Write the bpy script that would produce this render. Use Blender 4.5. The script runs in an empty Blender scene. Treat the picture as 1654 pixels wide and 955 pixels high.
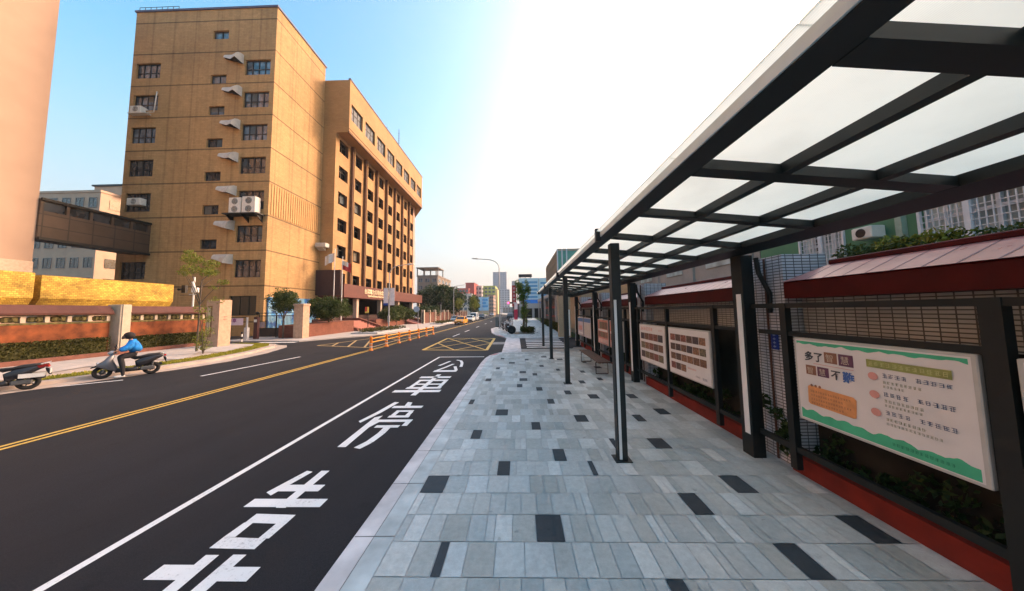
import bpy, math, random
from mathutils import Vector, Matrix
R_ = math.radians
C = bpy.context.scene.collection
rnd = random.Random(7)

# ------------------------------------------------------------------ camera
H0 = 2.4; F = 490.0; W0, H0PX = 1654.0, 955.0; PY = 464.67
yaw, pitch, roll = R_(1.39694), math.atan(37/490), -0.014
fw = Vector((-math.sin(yaw)*math.cos(pitch), math.cos(yaw)*math.cos(pitch), math.sin(pitch)))
r0 = Vector((math.cos(yaw), math.sin(yaw), 0)); u0 = r0.cross(fw)
rt = r0*math.cos(roll)+u0*math.sin(roll); up = u0*math.cos(roll)-r0*math.sin(roll)
cd = bpy.data.cameras.new('camera'); cam = bpy.data.objects.new('camera', cd); C.objects.link(cam)
cam.matrix_world = Matrix(((rt.x, up.x, -fw.x, 0), (rt.y, up.y, -fw.y, 0), (rt.z, up.z, -fw.z, H0), (0, 0, 0, 1)))
cd.sensor_fit = 'HORIZONTAL'; cd.sensor_width = 36; cd.lens = 36*F/W0
cd.shift_y = (PY-H0PX/2)/W0
cd.clip_start = 0.05; cd.clip_end = 6000
sc = bpy.context.scene; sc.camera = cam

# ------------------------------------------------------------------ light
SUN_EL, SUN_AZ = 23.0, 58.0        # azimuth clockwise from +Y (ahead) towards +X (right)
w = bpy.data.worlds.new('World'); sc.world = w; w.use_nodes = True
nt = w.node_tree; nt.nodes.clear()
sky = nt.nodes.new('ShaderNodeTexSky'); sky.sky_type = 'NISHITA'; sky.sun_disc = False
sky.sun_elevation = R_(SUN_EL); sky.sun_rotation = R_(SUN_AZ)
sky.air_density = 1.0; sky.dust_density = 7.0; sky.ozone_density = 0.5
bg = nt.nodes.new('ShaderNodeBackground'); bg.inputs[1].default_value = 0.15
wo = nt.nodes.new('ShaderNodeOutputWorld')
hs = nt.nodes.new('ShaderNodeHueSaturation'); hs.inputs['Hue'].default_value = .475; hs.inputs['Saturation'].default_value = 1.5; hs.inputs['Value'].default_value = 1.12
nt.links.new(sky.outputs[0], hs.inputs['Color'])
# hazy evening air: the low sky fades to a pale warm white
tcw = nt.nodes.new('ShaderNodeTexCoord'); spw = nt.nodes.new('ShaderNodeSeparateXYZ'); nt.links.new(tcw.outputs['Generated'], spw.inputs[0])
mrw = nt.nodes.new('ShaderNodeMapRange'); mrw.interpolation_type = 'SMOOTHSTEP'; mrw.inputs[1].default_value = -.02; mrw.inputs[2].default_value = .62; mrw.inputs[3].default_value = .88; mrw.inputs[4].default_value = 0; nt.links.new(spw.outputs[2], mrw.inputs[0])
mxw = nt.nodes.new('ShaderNodeMix'); mxw.data_type = 'RGBA'; nt.links.new(mrw.outputs[0], mxw.inputs[0]); nt.links.new(hs.outputs[0], mxw.inputs[6]); mxw.inputs[7].default_value = (1.62, 1.66, 1.66, 1)
nt.links.new(mxw.outputs[2], bg.inputs[0]); nt.links.new(bg.outputs[0], wo.inputs[0])
sl = bpy.data.lights.new('sun', 'SUN'); sl.energy = .5; sl.angle = R_(6); sl.color = (1, .86, .68)
so = bpy.data.objects.new('sun', sl); C.objects.link(so)
sd = Vector((math.sin(R_(SUN_AZ))*math.cos(R_(SUN_EL)), math.cos(R_(SUN_AZ))*math.cos(R_(SUN_EL)), math.sin(R_(SUN_EL))))
so.rotation_euler = sd.to_track_quat('Z', 'Y').to_euler(); so.location = (30, 10, 40)
sc.view_settings.view_transform = 'Standard'; sc.view_settings.look = 'None'
sc.view_settings.exposure = 1.70; sc.view_settings.gamma = 1.0
sc.cycles.max_bounces = 7; sc.cycles.transparent_max_bounces = 12; sc.cycles.use_denoising = True

# ------------------------------------------------------------------ helpers
def at(px, py, Y):                    # where a photo pixel's ray meets the plane y = Y (far background sizes)
    d = (px-W0/2)/F*rt-(py-PY)/F*up+fw
    t = Y/d.y; return d.x*t, d.z*t+H0

def tag(o, label=None, cat=None, group=None, kind=None):
    if label: o['label'] = label
    if cat: o['category'] = cat
    if group: o['group'] = group
    if kind: o['kind'] = kind
    return o
def empty(name, loc, rz=0, label=None, cat=None, group=None):
    o = bpy.data.objects.new(name, None); o.empty_display_size = .3; C.objects.link(o)
    o.location = loc; o.rotation_euler = (0, 0, rz); return tag(o, label, cat, group)
def copy_tree(o, parent=None):
    c = o.copy(); C.objects.link(c)
    if parent is not None:
        c.parent = parent; c.matrix_parent_inverse = o.matrix_parent_inverse.copy()
    for ch in list(o.children): copy_tree(ch, c)
    return c

class MB:
    """collects faces, then builds one mesh object"""
    def __init__(s): s.v = []; s.f = []; s.m = []; s.c = []; s.sm = []
    def poly(s, pts, mi=0, col=None, smooth=False):
        n = len(s.v); s.v += [tuple(p) for p in pts]; s.f.append(tuple(range(n, n+len(pts)))); s.m.append(mi); s.c.append(col); s.sm.append(smooth)
    def faces(s, vs, fs, mi=0, smooth=False):
        n = len(s.v); s.v += [tuple(p) for p in vs]
        for f in fs: s.f.append(tuple(n+i for i in f)); s.m.append(mi); s.c.append(None); s.sm.append(smooth)
        return s
    def box(s, x0, x1, y0, y1, z0, z1, mi=0, bev=0):
        if bev <= 0:
            vs = [(x0,y0,z0),(x1,y0,z0),(x1,y1,z0),(x0,y1,z0),(x0,y0,z1),(x1,y0,z1),(x1,y1,z1),(x0,y1,z1)]
            return s.faces(vs, [(0,3,2,1),(4,5,6,7),(0,1,5,4),(1,2,6,5),(2,3,7,6),(3,0,4,7)], mi)
        b = bev; vs = []
        for z, i in ((z0, b), (z0+b, 0), (z1-b, 0), (z1, b)):
            c = b
            vs += [(x0+i+c,y0+i,z),(x1-i-c,y0+i,z),(x1-i,y0+i+c,z),(x1-i,y1-i-c,z),(x1-i-c,y1-i,z),(x0+i+c,y1-i,z),(x0+i,y1-i-c,z),(x0+i,y0+i+c,z)]
        fs = [tuple(range(7,-1,-1)), tuple(range(24,32))]
        for k in range(3):
            for j in range(8): fs.append((k*8+j, k*8+(j+1)%8, (k+1)*8+(j+1)%8, (k+1)*8+j))
        return s.faces(vs, fs, mi)
    def prism(s, prof, axis, a, b, mi=0, smooth=False):
        """prof: 2-D outline; axis 'x': prof=(y,z); 'y': prof=(x,z); 'z': prof=(x,y)"""
        def P(p, t): return {'x': (t, p[0], p[1]), 'y': (p[0], t, p[1]), 'z': (p[0], p[1], t)}[axis]
        n = len(prof); vs = [P(p, a) for p in prof]+[P(p, b) for p in prof]
        s.faces(vs, [tuple(range(n-1,-1,-1)), tuple(range(n, 2*n))], mi)
        return s.faces(vs, [(i, (i+1)%n, n+(i+1)%n, n+i) for i in range(n)], mi, smooth)
    def tube(s, pts, r, n=10, mi=0, r2=None, cap=True):
        pts = [Vector(p) for p in pts]; rings = []; vs = []
        for i, p in enumerate(pts):
            d = (pts[min(i+1, len(pts)-1)]-pts[max(i-1, 0)]).normalized()
            a = d.orthogonal().normalized() if i == 0 else (a-d*a.dot(d)).normalized()
            b = d.cross(a); t = i/(len(pts)-1); rr = r if r2 is None else r+(r2-r)*t
            if isinstance(r, (list, tuple)): rr = r[i]
            for k in range(n):
                q = 2*math.pi*k/n; vs.append(p+a*math.cos(q)*rr+b*math.sin(q)*rr)
        fs = []
        for i in range(len(pts)-1):
            for k in range(n): fs.append((i*n+k, i*n+(k+1)%n, (i+1)*n+(k+1)%n, (i+1)*n+k))
        s.faces(vs, fs, mi, True)
        if cap:
            s.faces(vs[:n], [tuple(range(n-1,-1,-1))], mi); s.faces(vs[-n:], [tuple(range(n))], mi)
        return s
    def cyl(s, x, y, z0, z1, r, n=16, mi=0, r2=None): return s.tube([(x,y,z0),(x,y,z1)], r, n, mi, r2)
    def ball(s, c, r, mi=0, n=12, sc=(1,1,1)):
        vs = []; fs = []; m = n//2
        for i in range(m+1):
            a = math.pi*i/m
            for k in range(n):
                b = 2*math.pi*k/n
                vs.append((c[0]+r*sc[0]*math.sin(a)*math.cos(b), c[1]+r*sc[1]*math.sin(a)*math.sin(b), c[2]+r*sc[2]*math.cos(a)))
        for i in range(m):
            for k in range(n): fs.append((i*n+k, (i+1)*n+k, (i+1)*n+(k+1)%n, i*n+(k+1)%n))
        return s.faces(vs, fs, mi, True)
    def torus(s, c, R, r, axis='y', n=28, m=10, mi=0):
        vs = []; fs = []
        for i in range(n):
            a = 2*math.pi*i/n
            for k in range(m):
                b = 2*math.pi*k/m; q = R+r*math.cos(b); h = r*math.sin(b)
                if axis == 'y': vs.append((c[0]+q*math.cos(a), c[1]+h, c[2]+q*math.sin(a)))
                else: vs.append((c[0]+q*math.cos(a), c[1]+q*math.sin(a), c[2]+h))
        for i in range(n):
            for k in range(m): fs.append((i*m+k, i*m+(k+1)%m, ((i+1)%n)*m+(k+1)%m, ((i+1)%n)*m+k))
        return s.faces(vs, fs, mi, True)
    def build(s, name, mats, parent=None, loc=None):
        me = bpy.data.meshes.new(name); me.from_pydata(s.v, [], s.f)
        if not isinstance(mats, (list, tuple)): mats = [mats]
        for m in mats: me.materials.append(m)
        me.polygons.foreach_set('material_index', s.m); me.polygons.foreach_set('use_smooth', s.sm)
        if any(c is not None for c in s.c):
            ca = me.color_attributes.new('col', 'FLOAT_COLOR', 'CORNER'); d = []
            for p, c in zip(me.polygons, s.c):
                c = c or (1, 1, 1)
                for _ in range(p.loop_total): d += [c[0], c[1], c[2], 1]
            ca.data.foreach_set('color', d)
        me.update(); o = bpy.data.objects.new(name, me); C.objects.link(o)
        if parent is not None: o.parent = parent
        if loc: o.location = loc
        return o

# ------------------------------------------------------------------ materials
MATS = {}
def mat(name, col, rough=.8, metal=0, noise=.12, scale=6, bump=0, spec=.4, alpha=None, emit=0, vary=0, detail=5):
    if name in MATS: return MATS[name]
    m = bpy.data.materials.new(name); m.use_nodes = True; n = m.node_tree.nodes; l = m.node_tree.links
    b = n['Principled BSDF']; b.inputs['Roughness'].default_value = rough; b.inputs['Metallic'].default_value = metal
    b.inputs['Specular IOR Level'].default_value = spec
    c4 = (*col, 1)
    if noise > 0:
        tc = n.new('ShaderNodeTexCoord'); nz = n.new('ShaderNodeTexNoise'); nz.inputs['Scale'].default_value = scale; nz.inputs['Detail'].default_value = detail
        l.new(tc.outputs['Object'], nz.inputs['Vector'])
        mr = n.new('ShaderNodeMapRange'); mr.inputs[1].default_value = .3; mr.inputs[2].default_value = .7
        mr.inputs[3].default_value = 1-noise; mr.inputs[4].default_value = 1+noise; l.new(nz.outputs[0], mr.inputs[0])
        mx = n.new('ShaderNodeMix'); mx.data_type = 'RGBA'; mx.blend_type = 'MULTIPLY'; mx.inputs[0].default_value = 1
        mx.inputs[6].default_value = c4; l.new(mr.outputs[0], mx.inputs[7]); l.new(mx.outputs[2], b.inputs['Base Color'])
        if bump:
            bp = n.new('ShaderNodeBump'); bp.inputs['Strength'].default_value = bump; bp.inputs['Distance'].default_value = .02
            l.new(nz.outputs[0], bp.inputs['Height']); l.new(bp.outputs[0], b.inputs['Normal'])
    else: b.inputs['Base Color'].default_value = c4
    if emit: b.inputs['Emission Color'].default_value = c4; b.inputs['Emission Strength'].default_value = emit
    MATS[name] = m; return m
def nodes(m): return m.node_tree.nodes, m.node_tree.links, m.node_tree.nodes['Principled BSDF']
def fresh(name, rough=.8, spec=.4):
    m = bpy.data.materials.new(name); m.use_nodes = True; MATS[name] = m
    b = m.node_tree.nodes['Principled BSDF']; b.inputs['Roughness'].default_value = rough; b.inputs['Specular IOR Level'].default_value = spec
    return m, m.node_tree.nodes, m.node_tree.links, b
def math_(n, l, op, a, b=None, c=None):
    k = n.new('ShaderNodeMath'); k.operation = op
    for i, v in enumerate((a, b, c)):
        if v is None: continue
        if isinstance(v, (int, float)): k.inputs[i].default_value = v
        else: l.new(v, k.inputs[i])
    return k.outputs[0]
def mixc(n, l, fac, a, b, mode='MIX'):
    k = n.new('ShaderNodeMix'); k.data_type = 'RGBA'; k.blend_type = mode
    for i, v in ((0, fac), (6, a), (7, b)):
        if isinstance(v, (int, float)): k.inputs[i].default_value = v
        elif isinstance(v, tuple): k.inputs[i].default_value = (*v, 1)
        else: l.new(v, k.inputs[i])
    return k.outputs[2]
def noise_(n, l, vec, scale, detail=4, rough=.55):
    k = n.new('ShaderNodeTexNoise'); k.inputs['Scale'].default_value = scale; k.inputs['Detail'].default_value = detail; k.inputs['Roughness'].default_value = rough
    l.new(vec, k.inputs['Vector']); return k.outputs[0]
def mapr(n, l, v, a, b, c, d):
    k = n.new('ShaderNodeMapRange')
    for i, x in enumerate((a, b, c, d)): k.inputs[i+1].default_value = x
    l.new(v, k.inputs[0]); return k.outputs[0]
def wallcoord(n, l):
    """(x+y, z) of an axis-aligned wall as a texture vector, plus separate outputs"""
    tc = n.new('ShaderNodeTexCoord'); sp = n.new('ShaderNodeSeparateXYZ'); l.new(tc.outputs['Object'], sp.inputs[0])
    s = math_(n, l, 'ADD', sp.outputs[0], sp.outputs[1])
    cb = n.new('ShaderNodeCombineXYZ'); l.new(s, cb.inputs[0]); l.new(sp.outputs[2], cb.inputs[1])
    return tc.outputs['Object'], cb.outputs[0], s, sp.outputs[2]
def tiles(name, c1, c2, mortar, w_, h_, gap=.006, offset=.0, rough=.6, bump=.3, spec=.4, dirt=.25):
    if name in MATS: return MATS[name]
    m, n, l, b = fresh(name, rough, spec); obj, wv, s, z = wallcoord(n, l)
    t = n.new('ShaderNodeTexBrick'); t.offset = offset; t.inputs['Scale'].default_value = 1
    t.inputs['Brick Width'].default_value = w_; t.inputs['Row Height'].default_value = h_; t.inputs['Mortar Size'].default_value = gap
    t.inputs['Color1'].default_value = (*c1, 1); t.inputs['Color2'].default_value = (*c2, 1); t.inputs['Mortar'].default_value = (*mortar, 1)
    l.new(wv, t.inputs[0])
    d = mapr(n, l, noise_(n, l, obj, 1.3, 6), .3, .75, 1+dirt*.3, 1-dirt)
    l.new(mixc(n, l, 1.0, t.outputs[0], d, 'MULTIPLY'), b.inputs['Base Color'])
    bp = n.new('ShaderNodeBump'); bp.inputs['Strength'].default_value = bump; bp.inputs['Distance'].default_value = .01; bp.invert = True
    l.new(t.outputs[1], bp.inputs['Height']); l.new(bp.outputs[0], b.inputs['Normal'])
    return m

def tower_wall():
    m, n, l, b = fresh('tan tile cladding', .75, .35); obj, wv, s, z = wallcoord(n, l)
    t = n.new('ShaderNodeTexBrick'); t.inputs['Scale'].default_value = 1
    t.inputs['Brick Width'].default_value = .62; t.inputs['Row Height'].default_value = .21; t.inputs['Mortar Size'].default_value = .012
    t.inputs['Color1'].default_value = (.40, .24, .10, 1); t.inputs['Color2'].default_value = (.45, .275, .115, 1); t.inputs['Mortar'].default_value = (.34, .20, .08, 1)
    l.new(wv, t.inputs[0])
    big = mapr(n, l, noise_(n, l, obj, .22, 6), .3, .7, .82, 1.12)
    fine = mapr(n, l, noise_(n, l, obj, 3.5, 5, .7), .3, .7, .86, 1.12)
    # rain streaks: noise stretched along z
    mp = n.new('ShaderNodeMapping'); mp.inputs['Scale'].default_value = (1.6, 1.6, .05); l.new(obj, mp.inputs[0])
    streak = mapr(n, l, noise_(n, l, mp.outputs[0], 1.0, 5, .65), .48, .72, 1.0, .74)
    # horizontal joints every 4 m and faint vertical joints
    zz = math_(n, l, 'ABSOLUTE', math_(n, l, 'SUBTRACT', math_(n, l, 'PINGPONG', math_(n, l, 'ADD', z, -5.55+40), 2.0), 0.0))
    hj = mapr(n, l, zz, .05, .09, .35, 1.0)
    vj0 = math_(n, l, 'PINGPONG', math_(n, l, 'ADD', s, 100.3), 1.32)
    vj = mapr(n, l, vj0, .02, .16, .80, 1.0)
    k = math_(n, l, 'MULTIPLY', math_(n, l, 'MULTIPLY', big, fine), math_(n, l, 'MULTIPLY', streak, math_(n, l, 'MULTIPLY', hj, vj)))
    l.new(mixc(n, l, 1.0, t.outputs[0], k, 'MULTIPLY'), b.inputs['Base Color'])
    bp = n.new('ShaderNodeBump'); bp.inputs['Strength'].default_value = .35; bp.inputs['Distance'].default_value = .02
    l.new(math_(n, l, 'MULTIPLY', hj, fine), bp.inputs['Height']); l.new(bp.outputs[0], b.inputs['Normal'])
    return m
def asphalt():
    m, n, l, b = fresh('asphalt', .85, .3); tc = n.new('ShaderNodeTexCoord'); v = tc.outputs['Object']
    f1 = noise_(n, l, v, 90, 3, .8); f2 = noise_(n, l, v, .35, 5, .6)
    mp = n.new('ShaderNodeMapping'); mp.inputs['Scale'].default_value = (1.1, .05, 1); l.new(v, mp.inputs[0])
    f3 = noise_(n, l, mp.outputs[0], 1.0, 4, .6)
    k = math_(n, l, 'MULTIPLY', mapr(n, l, f1, .3, .75, .35, 1.9), math_(n, l, 'MULTIPLY', mapr(n, l, f2, .3, .7, .84, 1.2), mapr(n, l, f3, .35, .65, .86, 1.14)))
    vr = n.new('ShaderNodeTexVoronoi'); vr.feature = 'DISTANCE_TO_EDGE'; vr.inputs['Scale'].default_value = .22
    wp = n.new('ShaderNodeVectorMath'); wp.operation = 'ADD'; nv = n.new('ShaderNodeTexNoise'); nv.inputs['Scale'].default_value = .9; nv.inputs['Detail'].default_value = 6
    l.new(v, nv.inputs['Vector']); l.new(v, wp.inputs[0]); l.new(nv.outputs[1], wp.inputs[1]); l.new(wp.outputs[0], vr.inputs[0])
    crack = mapr(n, l, vr.outputs[0], .0, .0035, .55, 1.0)
    cm = mapr(n, l, noise_(n, l, v, .16, 2), .52, .6, 1.0, 0.0)           # cracks only in places
    crack = math_(n, l, 'MAXIMUM', crack, cm)
    spots = mapr(n, l, noise_(n, l, v, 2.1, 3, .5), .66, .74, 1.0, .72)
    k = math_(n, l, 'MULTIPLY', k, math_(n, l, 'MULTIPLY', crack, spots))
    l.new(mixc(n, l, 1.0, (.0108, .0116, .0148), k, 'MULTIPLY'), b.inputs['Base Color'])
    bp = n.new('ShaderNodeBump'); bp.inputs['Strength'].default_value = .5; bp.inputs['Distance'].default_value = .006
    l.new(f1, bp.inputs['Height']); l.new(bp.outputs[0], b.inputs['Normal'])
    l.new(mapr(n, l, f2, .3, .7, .78, .92), b.inputs['Roughness'])
    return m
def paint(name, col, wear=.5):
    m, n, l, b = fresh(name, .6, .4); tc = n.new('ShaderNodeTexCoord'); v = tc.outputs['Object']
    f = noise_(n, l, v, 28, 8, .8); g = noise_(n, l, v, 2.2, 4)
    a = math_(n, l, 'ADD', mapr(n, l, f, .2, .8, 0, 1), mapr(n, l, g, .3, .7, -.12, .12))
    k = mapr(n, l, a, .60, .80, 0, wear)
    dirt = mixc(n, l, mapr(n, l, g, .35, .7, 0, .22), col, tuple(c*.68 for c in col))
    l.new(mixc(n, l, k, dirt, (.06, .055, .055)), b.inputs['Base Color']); return m
def attr_mat(name, rough=.75, spec=.35, ns=14, bump=.15, amt=.16):
    m, n, l, b = fresh(name, rough, spec); a = n.new('ShaderNodeAttribute'); a.attribute_name = 'col'
    tc = n.new('ShaderNodeTexCoord'); v = tc.outputs['Object']; f = noise_(n, l, v, ns, 6, .7); g = noise_(n, l, v, .8, 5, .6); h = noise_(n, l, v, 140, 2, .8)
    k = math_(n, l, 'MULTIPLY', mapr(n, l, f, .3, .7, 1-amt, 1+amt*.7), math_(n, l, 'MULTIPLY', mapr(n, l, g, .3, .7, 1+amt*.6, 1-amt), mapr(n, l, h, .2, .8, .86, 1.12)))
    gum = noise_(n, l, v, 9, 2, .4); k = math_(n, l, 'MULTIPLY', k, mapr(n, l, gum, .70, .76, 1.0, .72))
    wash = noise_(n, l, v, .45, 7, .7); k = math_(n, l, 'MULTIPLY', k, mapr(n, l, wash, .52, .68, 1.0, .84))
    l.new(mixc(n, l, 1.0, a.outputs['Color'], k, 'MULTIPLY'), b.inputs['Base Color'])
    bp = n.new('ShaderNodeBump'); bp.inputs['Strength'].default_value = bump; bp.inputs['Distance'].default_value = .006
    l.new(f, bp.inputs['Height']); l.new(bp.outputs[0], b.inputs['Normal']); return m
def leaf_mat(name, c1, c2, c3):
    m, n, l, b = fresh(name, .6, .3); tc = n.new('ShaderNodeTexCoord'); v = tc.outputs['Object']
    f = noise_(n, l, v, 1.6, 3); g = noise_(n, l, v, 14, 2)
    c = mixc(n, l, mapr(n, l, f, .35, .65, 0, 1), c1, c2); c = mixc(n, l, mapr(n, l, g, .5, .75, 0, .8), c, c3)
    l.new(c, b.inputs['Base Color'])
    tr = n.new('ShaderNodeBsdfTranslucent'); l.new(c, tr.inputs[0]); mx = n.new('ShaderNodeMixShader'); mx.inputs[0].default_value = .3
    l.new(b.outputs[0], mx.inputs[1]); l.new(tr.outputs[0], mx.inputs[2]); l.new(mx.outputs[0], n['Material Output'].inputs[0]); return m
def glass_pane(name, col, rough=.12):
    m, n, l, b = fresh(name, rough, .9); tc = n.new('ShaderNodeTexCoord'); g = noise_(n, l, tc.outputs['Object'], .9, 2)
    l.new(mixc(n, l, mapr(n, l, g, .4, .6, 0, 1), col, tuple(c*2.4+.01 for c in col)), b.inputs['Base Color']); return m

ASPH = asphalt(); TW = tower_wall()
WHITE = paint('white road paint', (.78, .78, .77)); YEL = paint('yellow road paint', (.66, .42, .08), .6)
YELF = paint('faded yellow paint', (.50, .34, .14), .75)
PAVER = attr_mat('concrete pavers'); KERB = mat('kerb concrete', (.50, .51, .52), .85, noise=.16, scale=5, bump=.3)
CONC = mat('sidewalk concrete', (.43, .42, .41), .9, noise=.14, scale=3, bump=.2)
STEEL = mat('charcoal powder coated steel', (.008, .012, .013), .5, noise=.12, scale=9, spec=.5)
DSTEEL = mat('dark frame steel', (.007, .009, .0085), .55, noise=.12, scale=9, spec=.4)
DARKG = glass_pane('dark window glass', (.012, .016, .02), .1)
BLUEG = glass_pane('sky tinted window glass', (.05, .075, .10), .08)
FRAME = mat('dark bronze window frame', (.025, .022, .02), .5)
WFRAME = mat('white window frame', (.62, .64, .66), .5, noise=.06)
WPLAS = mat('white painted metal', (.68, .66, .62), .5, noise=.1, scale=4)
BLACK = mat('black plastic', (.012, .012, .014), .4, noise=.05)
RUBBER = mat('tyre rubber', (.014, .014, .014), .85, noise=.1)
CHROME = mat('bare metal', (.55, .55, .56), .3, .9, noise=.05)
# ------------------------------------------------------------------ setting: ground, road, kerbs, markings
RZ = -0.08
def bend(y): return 0 if y < 95 else -0.00075*(y-95)**2
g = MB(); g.poly([(-1500,-300,-.13),(1500,-300,-.13),(1500,2200,-.13),(-1500,2200,-.13)])
tag(g.build('ground', mat('far ground', (.16, .15, .14), .95, noise=.2, scale=.05)), kind='structure')
def strip(m, xl, xr, ys, z, mi=0):
    for a, b in zip(ys[:-1], ys[1:]): m.poly([(xl+bend(a),a,z),(xr+bend(a),a,z),(xr+bend(b),b,z),(xl+bend(b),b,z)], mi)
ys = [-12, 0, 10, 20, 30, 40, 60, 80]+list(range(95, 320, 15))
r = MB(); strip(r, -22.0, 0.9, ys, RZ)
tag(r.build('road', ASPH), kind='structure')
r = MB(); r.poly([(-40,21,RZ+.004),(-21.5,21,RZ+.004),(-21.5,30.5,RZ+.004),(-40,34,RZ+.004)])
tag(r.build('entrance_drive', ASPH), kind='structure')
# asphalt crossing of the side drive on our pavement
r = MB(); r.poly([(.05,19.1,.006),(6.5,19.1,.006),(6.5,26.5,.006),(-.05,26.5,.006)])
tag(r.build('side_drive', ASPH), kind='structure')

# our sidewalk: sub-base sheet with rounded corner, kerb strip, pavers
corner = [(-1.82,-3),(-1.82,12.5),(-1.84,14.2),(-1.80,15.6),(-1.66,16.6),(-1.40,17.3),(-1.08,17.8)]
base = MB(); out = corner+[(-1.02,18.4),(-1.2,26.9),(-1.7,28.4),(-2.4,30.2),(-3.1,33.4),(-3.7,39.0),(-3.9,41),(-3.2,47),(-2.4,54),(-2.3,95)]
base.prism(out+[(4.4,95),(4.4,-3)], 'z', RZ-.03, -.012)
tag(base.build('sidewalk', KERB), kind='structure')
k = MB()
for (a, b) in zip(corner[:-1], corner[1:]):
    k.poly([(a[0]+.001,a[1],.0),(a[0]+.215,a[1],.0),(b[0]+.215,b[1],.0),(b[0]+.001,b[1],.0)])
    k.poly([(a[0]+.22,a[1],-.001),(a[0]+.44,a[1],-.001),(b[0]+.44,b[1],-.001),(b[0]+.22,b[1],-.001)], 1)
    k.poly([(a[0]+.001,a[1],.0),(b[0]+.001,b[1],.0),(b[0],b[1],RZ-.02),(a[0],a[1],RZ-.02)])
o2 = [(-1.02,17.8),(-1.2,26.9),(-1.7,28.4),(-2.4,30.2),(-3.1,33.4),(-3.7,39.0),(-3.9,41),(-3.2,47),(-2.4,54),(-2.3,95)]
k.poly([(-1.08,17.8,.001),(.04,17.8,.001),(.04,18.95,.001),(-.05,26.6,.001),(-1.2,26.9,.001)])
for (a, b) in zip(o2[1:-1], o2[2:]):
    k.poly([(a[0],a[1],.0),(a[0]+.3,a[1],.0),(b[0]+.3,b[1],.0),(b[0],b[1],.0)])
    k.poly([(a[0],a[1],.0),(b[0],b[1],.0),(b[0],b[1],RZ-.02),(a[0],a[1],RZ-.02)])
for i in range(19):
    y = -2.6+i*1.0; x = -1.82 if y < 13 else (-1.80 if y < 15.6 else -1.70)
    if y < 16: k.poly([(x+.01,y,.0012),(x+.44,y+.01,.0012),(x+.44,y+.022,.0012),(x+.01,y+.012,.0012)], 2)
k.poly([(-1.603,-3,.0010),(-1.597,-3,.0010),(-1.597,12.5,.0010),(-1.603,12.5,.0010)], 2)
tag(k.build('kerb', [mat('pale kerb concrete', (.60,.57,.57), .85, noise=.22, scale=2.5, bump=.35), mat('blue grey mortar strip', (.50,.54,.54), .85, noise=.22, scale=3, bump=.3), mat('dark joint', (.16,.15,.14), .9)]), kind='structure')
# red painted kerb ends
k = MB()
for a, b in (((-1.66,16.6),(-1.40,17.3)), ((-1.55,27.9),(-2.1,29.4)), ((-2.1,29.4),(-2.4,30.2))):
    k.poly([(a[0]+.02,a[1],.004),(a[0]+.27,a[1],.004),(b[0]+.27,b[1],.004),(b[0]+.02,b[1],.004)])
tag(k.build('kerb_paint', paint('faded red paint', (.55,.24,.24), .8)), kind='structure')

DK = [(-0.81,0.095,2.92),(0.29,0.3,3.36),(-1.21,0.30,4.20),(-0.28,0.19,4.66),(1.07,0.08,4.66),(0.62,0.20,5.10),(-0.88,0.19,5.93),(0.30,0.19,6.38),(-0.46,0.29,7.22),(1.32,0.27,6.79),(0.78,0.18,8.08),(2.00,0.27,8.51),(1.36,0.19,8.91),(0.56,0.19,9.35),(-0.04,0.18,9.73),(-1.30,0.11,8.08),(0.09,0.28,10.57),(-1.13,0.20,10.50),(2.45,0.29,5.52),(3.05,0.24,8.48),(2.59,0.20,6.80),(3.28,0.27,7.20),(2.03,0.19,10.16),(0.08,0.26,11.84),(-0.95,0.17,12.53),(0.53,0.18,11.45),(1.50,0.16,12.21),(2.39,0.18,11.77),(2.73,0.18,10.58),(1.66,0.1,5.55),(2.64,0.23,2.90),(2.93,0.28,4.20),(2.12,0.23,3.79),(3.70,0.27,3.33),(1.33,0.16,2.50),(0.9,.19,13.3),(-.4,.28,13.8),(2.9,.19,13.8),(1.9,.28,14.6),(.3,.19,14.8),(3.2,.28,12.6),(-.9,.19,15.1),(1.2,.28,15.8)]
def pave(x0f, x1, y0, y1, pitch, dark, seed, tone=1.0):
    q = random.Random(seed); m = MB(); y = y0; gp = .004; row = 0
    while y < y1-.05:
        ye = min(y+pitch, y1); x = x0f((y+ye)/2); cells = []
        dk = sorted([(d[0]-d[1]/2, d[0]+d[1]/2) for d in dark if abs(d[2]-y) < pitch*.5])
        while x < x1-.03:
            wd = q.choice((.097, .097, .193, .193, .193, .29, .29)); nx = [d for d in dk if d[0] > x-.06]
            if nx and nx[0][0] < x+wd+.07:
                d = nx[0]; dk = [e for e in dk if e is not d and e[0] > x-.06]
                if d[0] > x+.03: cells.append((x, d[0], 0)); x = d[0]
                cells.append((x, min(d[1], x1), 1)); x = d[1]; continue
            e = min(x+wd, x1)
            if x1-e < .06: e = x1
            cells.append((x, e, 0)); x = e
        for a, b, d in cells:
            if b-a < .02: continue
            if d: g_ = q.uniform(.8,1.25); c = (.040*g_, .052*g_, .062*g_)
            else:
                v = q.choice((.36, .39, .41, .44, .48, .53))*q.uniform(.96, 1.04)*tone; t = q.uniform(-.015, .012)
                v *= 1.18; v *= 1.06; v *= .97; c = (v-.026+t, v, v-.014-t)
            dz = q.uniform(-.0012, .0012)
            m.poly([(a+gp,y+gp,dz),(b-gp,y+gp,dz),(b-gp,ye-gp,dz),(a+gp,ye-gp,dz)], 0, c)
        y = ye; row += 1
    return m
def cx0(y):
    for a, b in zip(corner[:-1], corner[1:]):
        if a[1] <= y <= b[1]: return a[0]+(b[0]-a[0])*(y-a[1])/(b[1]-a[1])+.445
    return -.6
m = pave(cx0, 4.02, 2.92-.424*8, 17.7, .424, DK, 3)
tag(m.build('pavers', PAVER), kind='structure')
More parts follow.
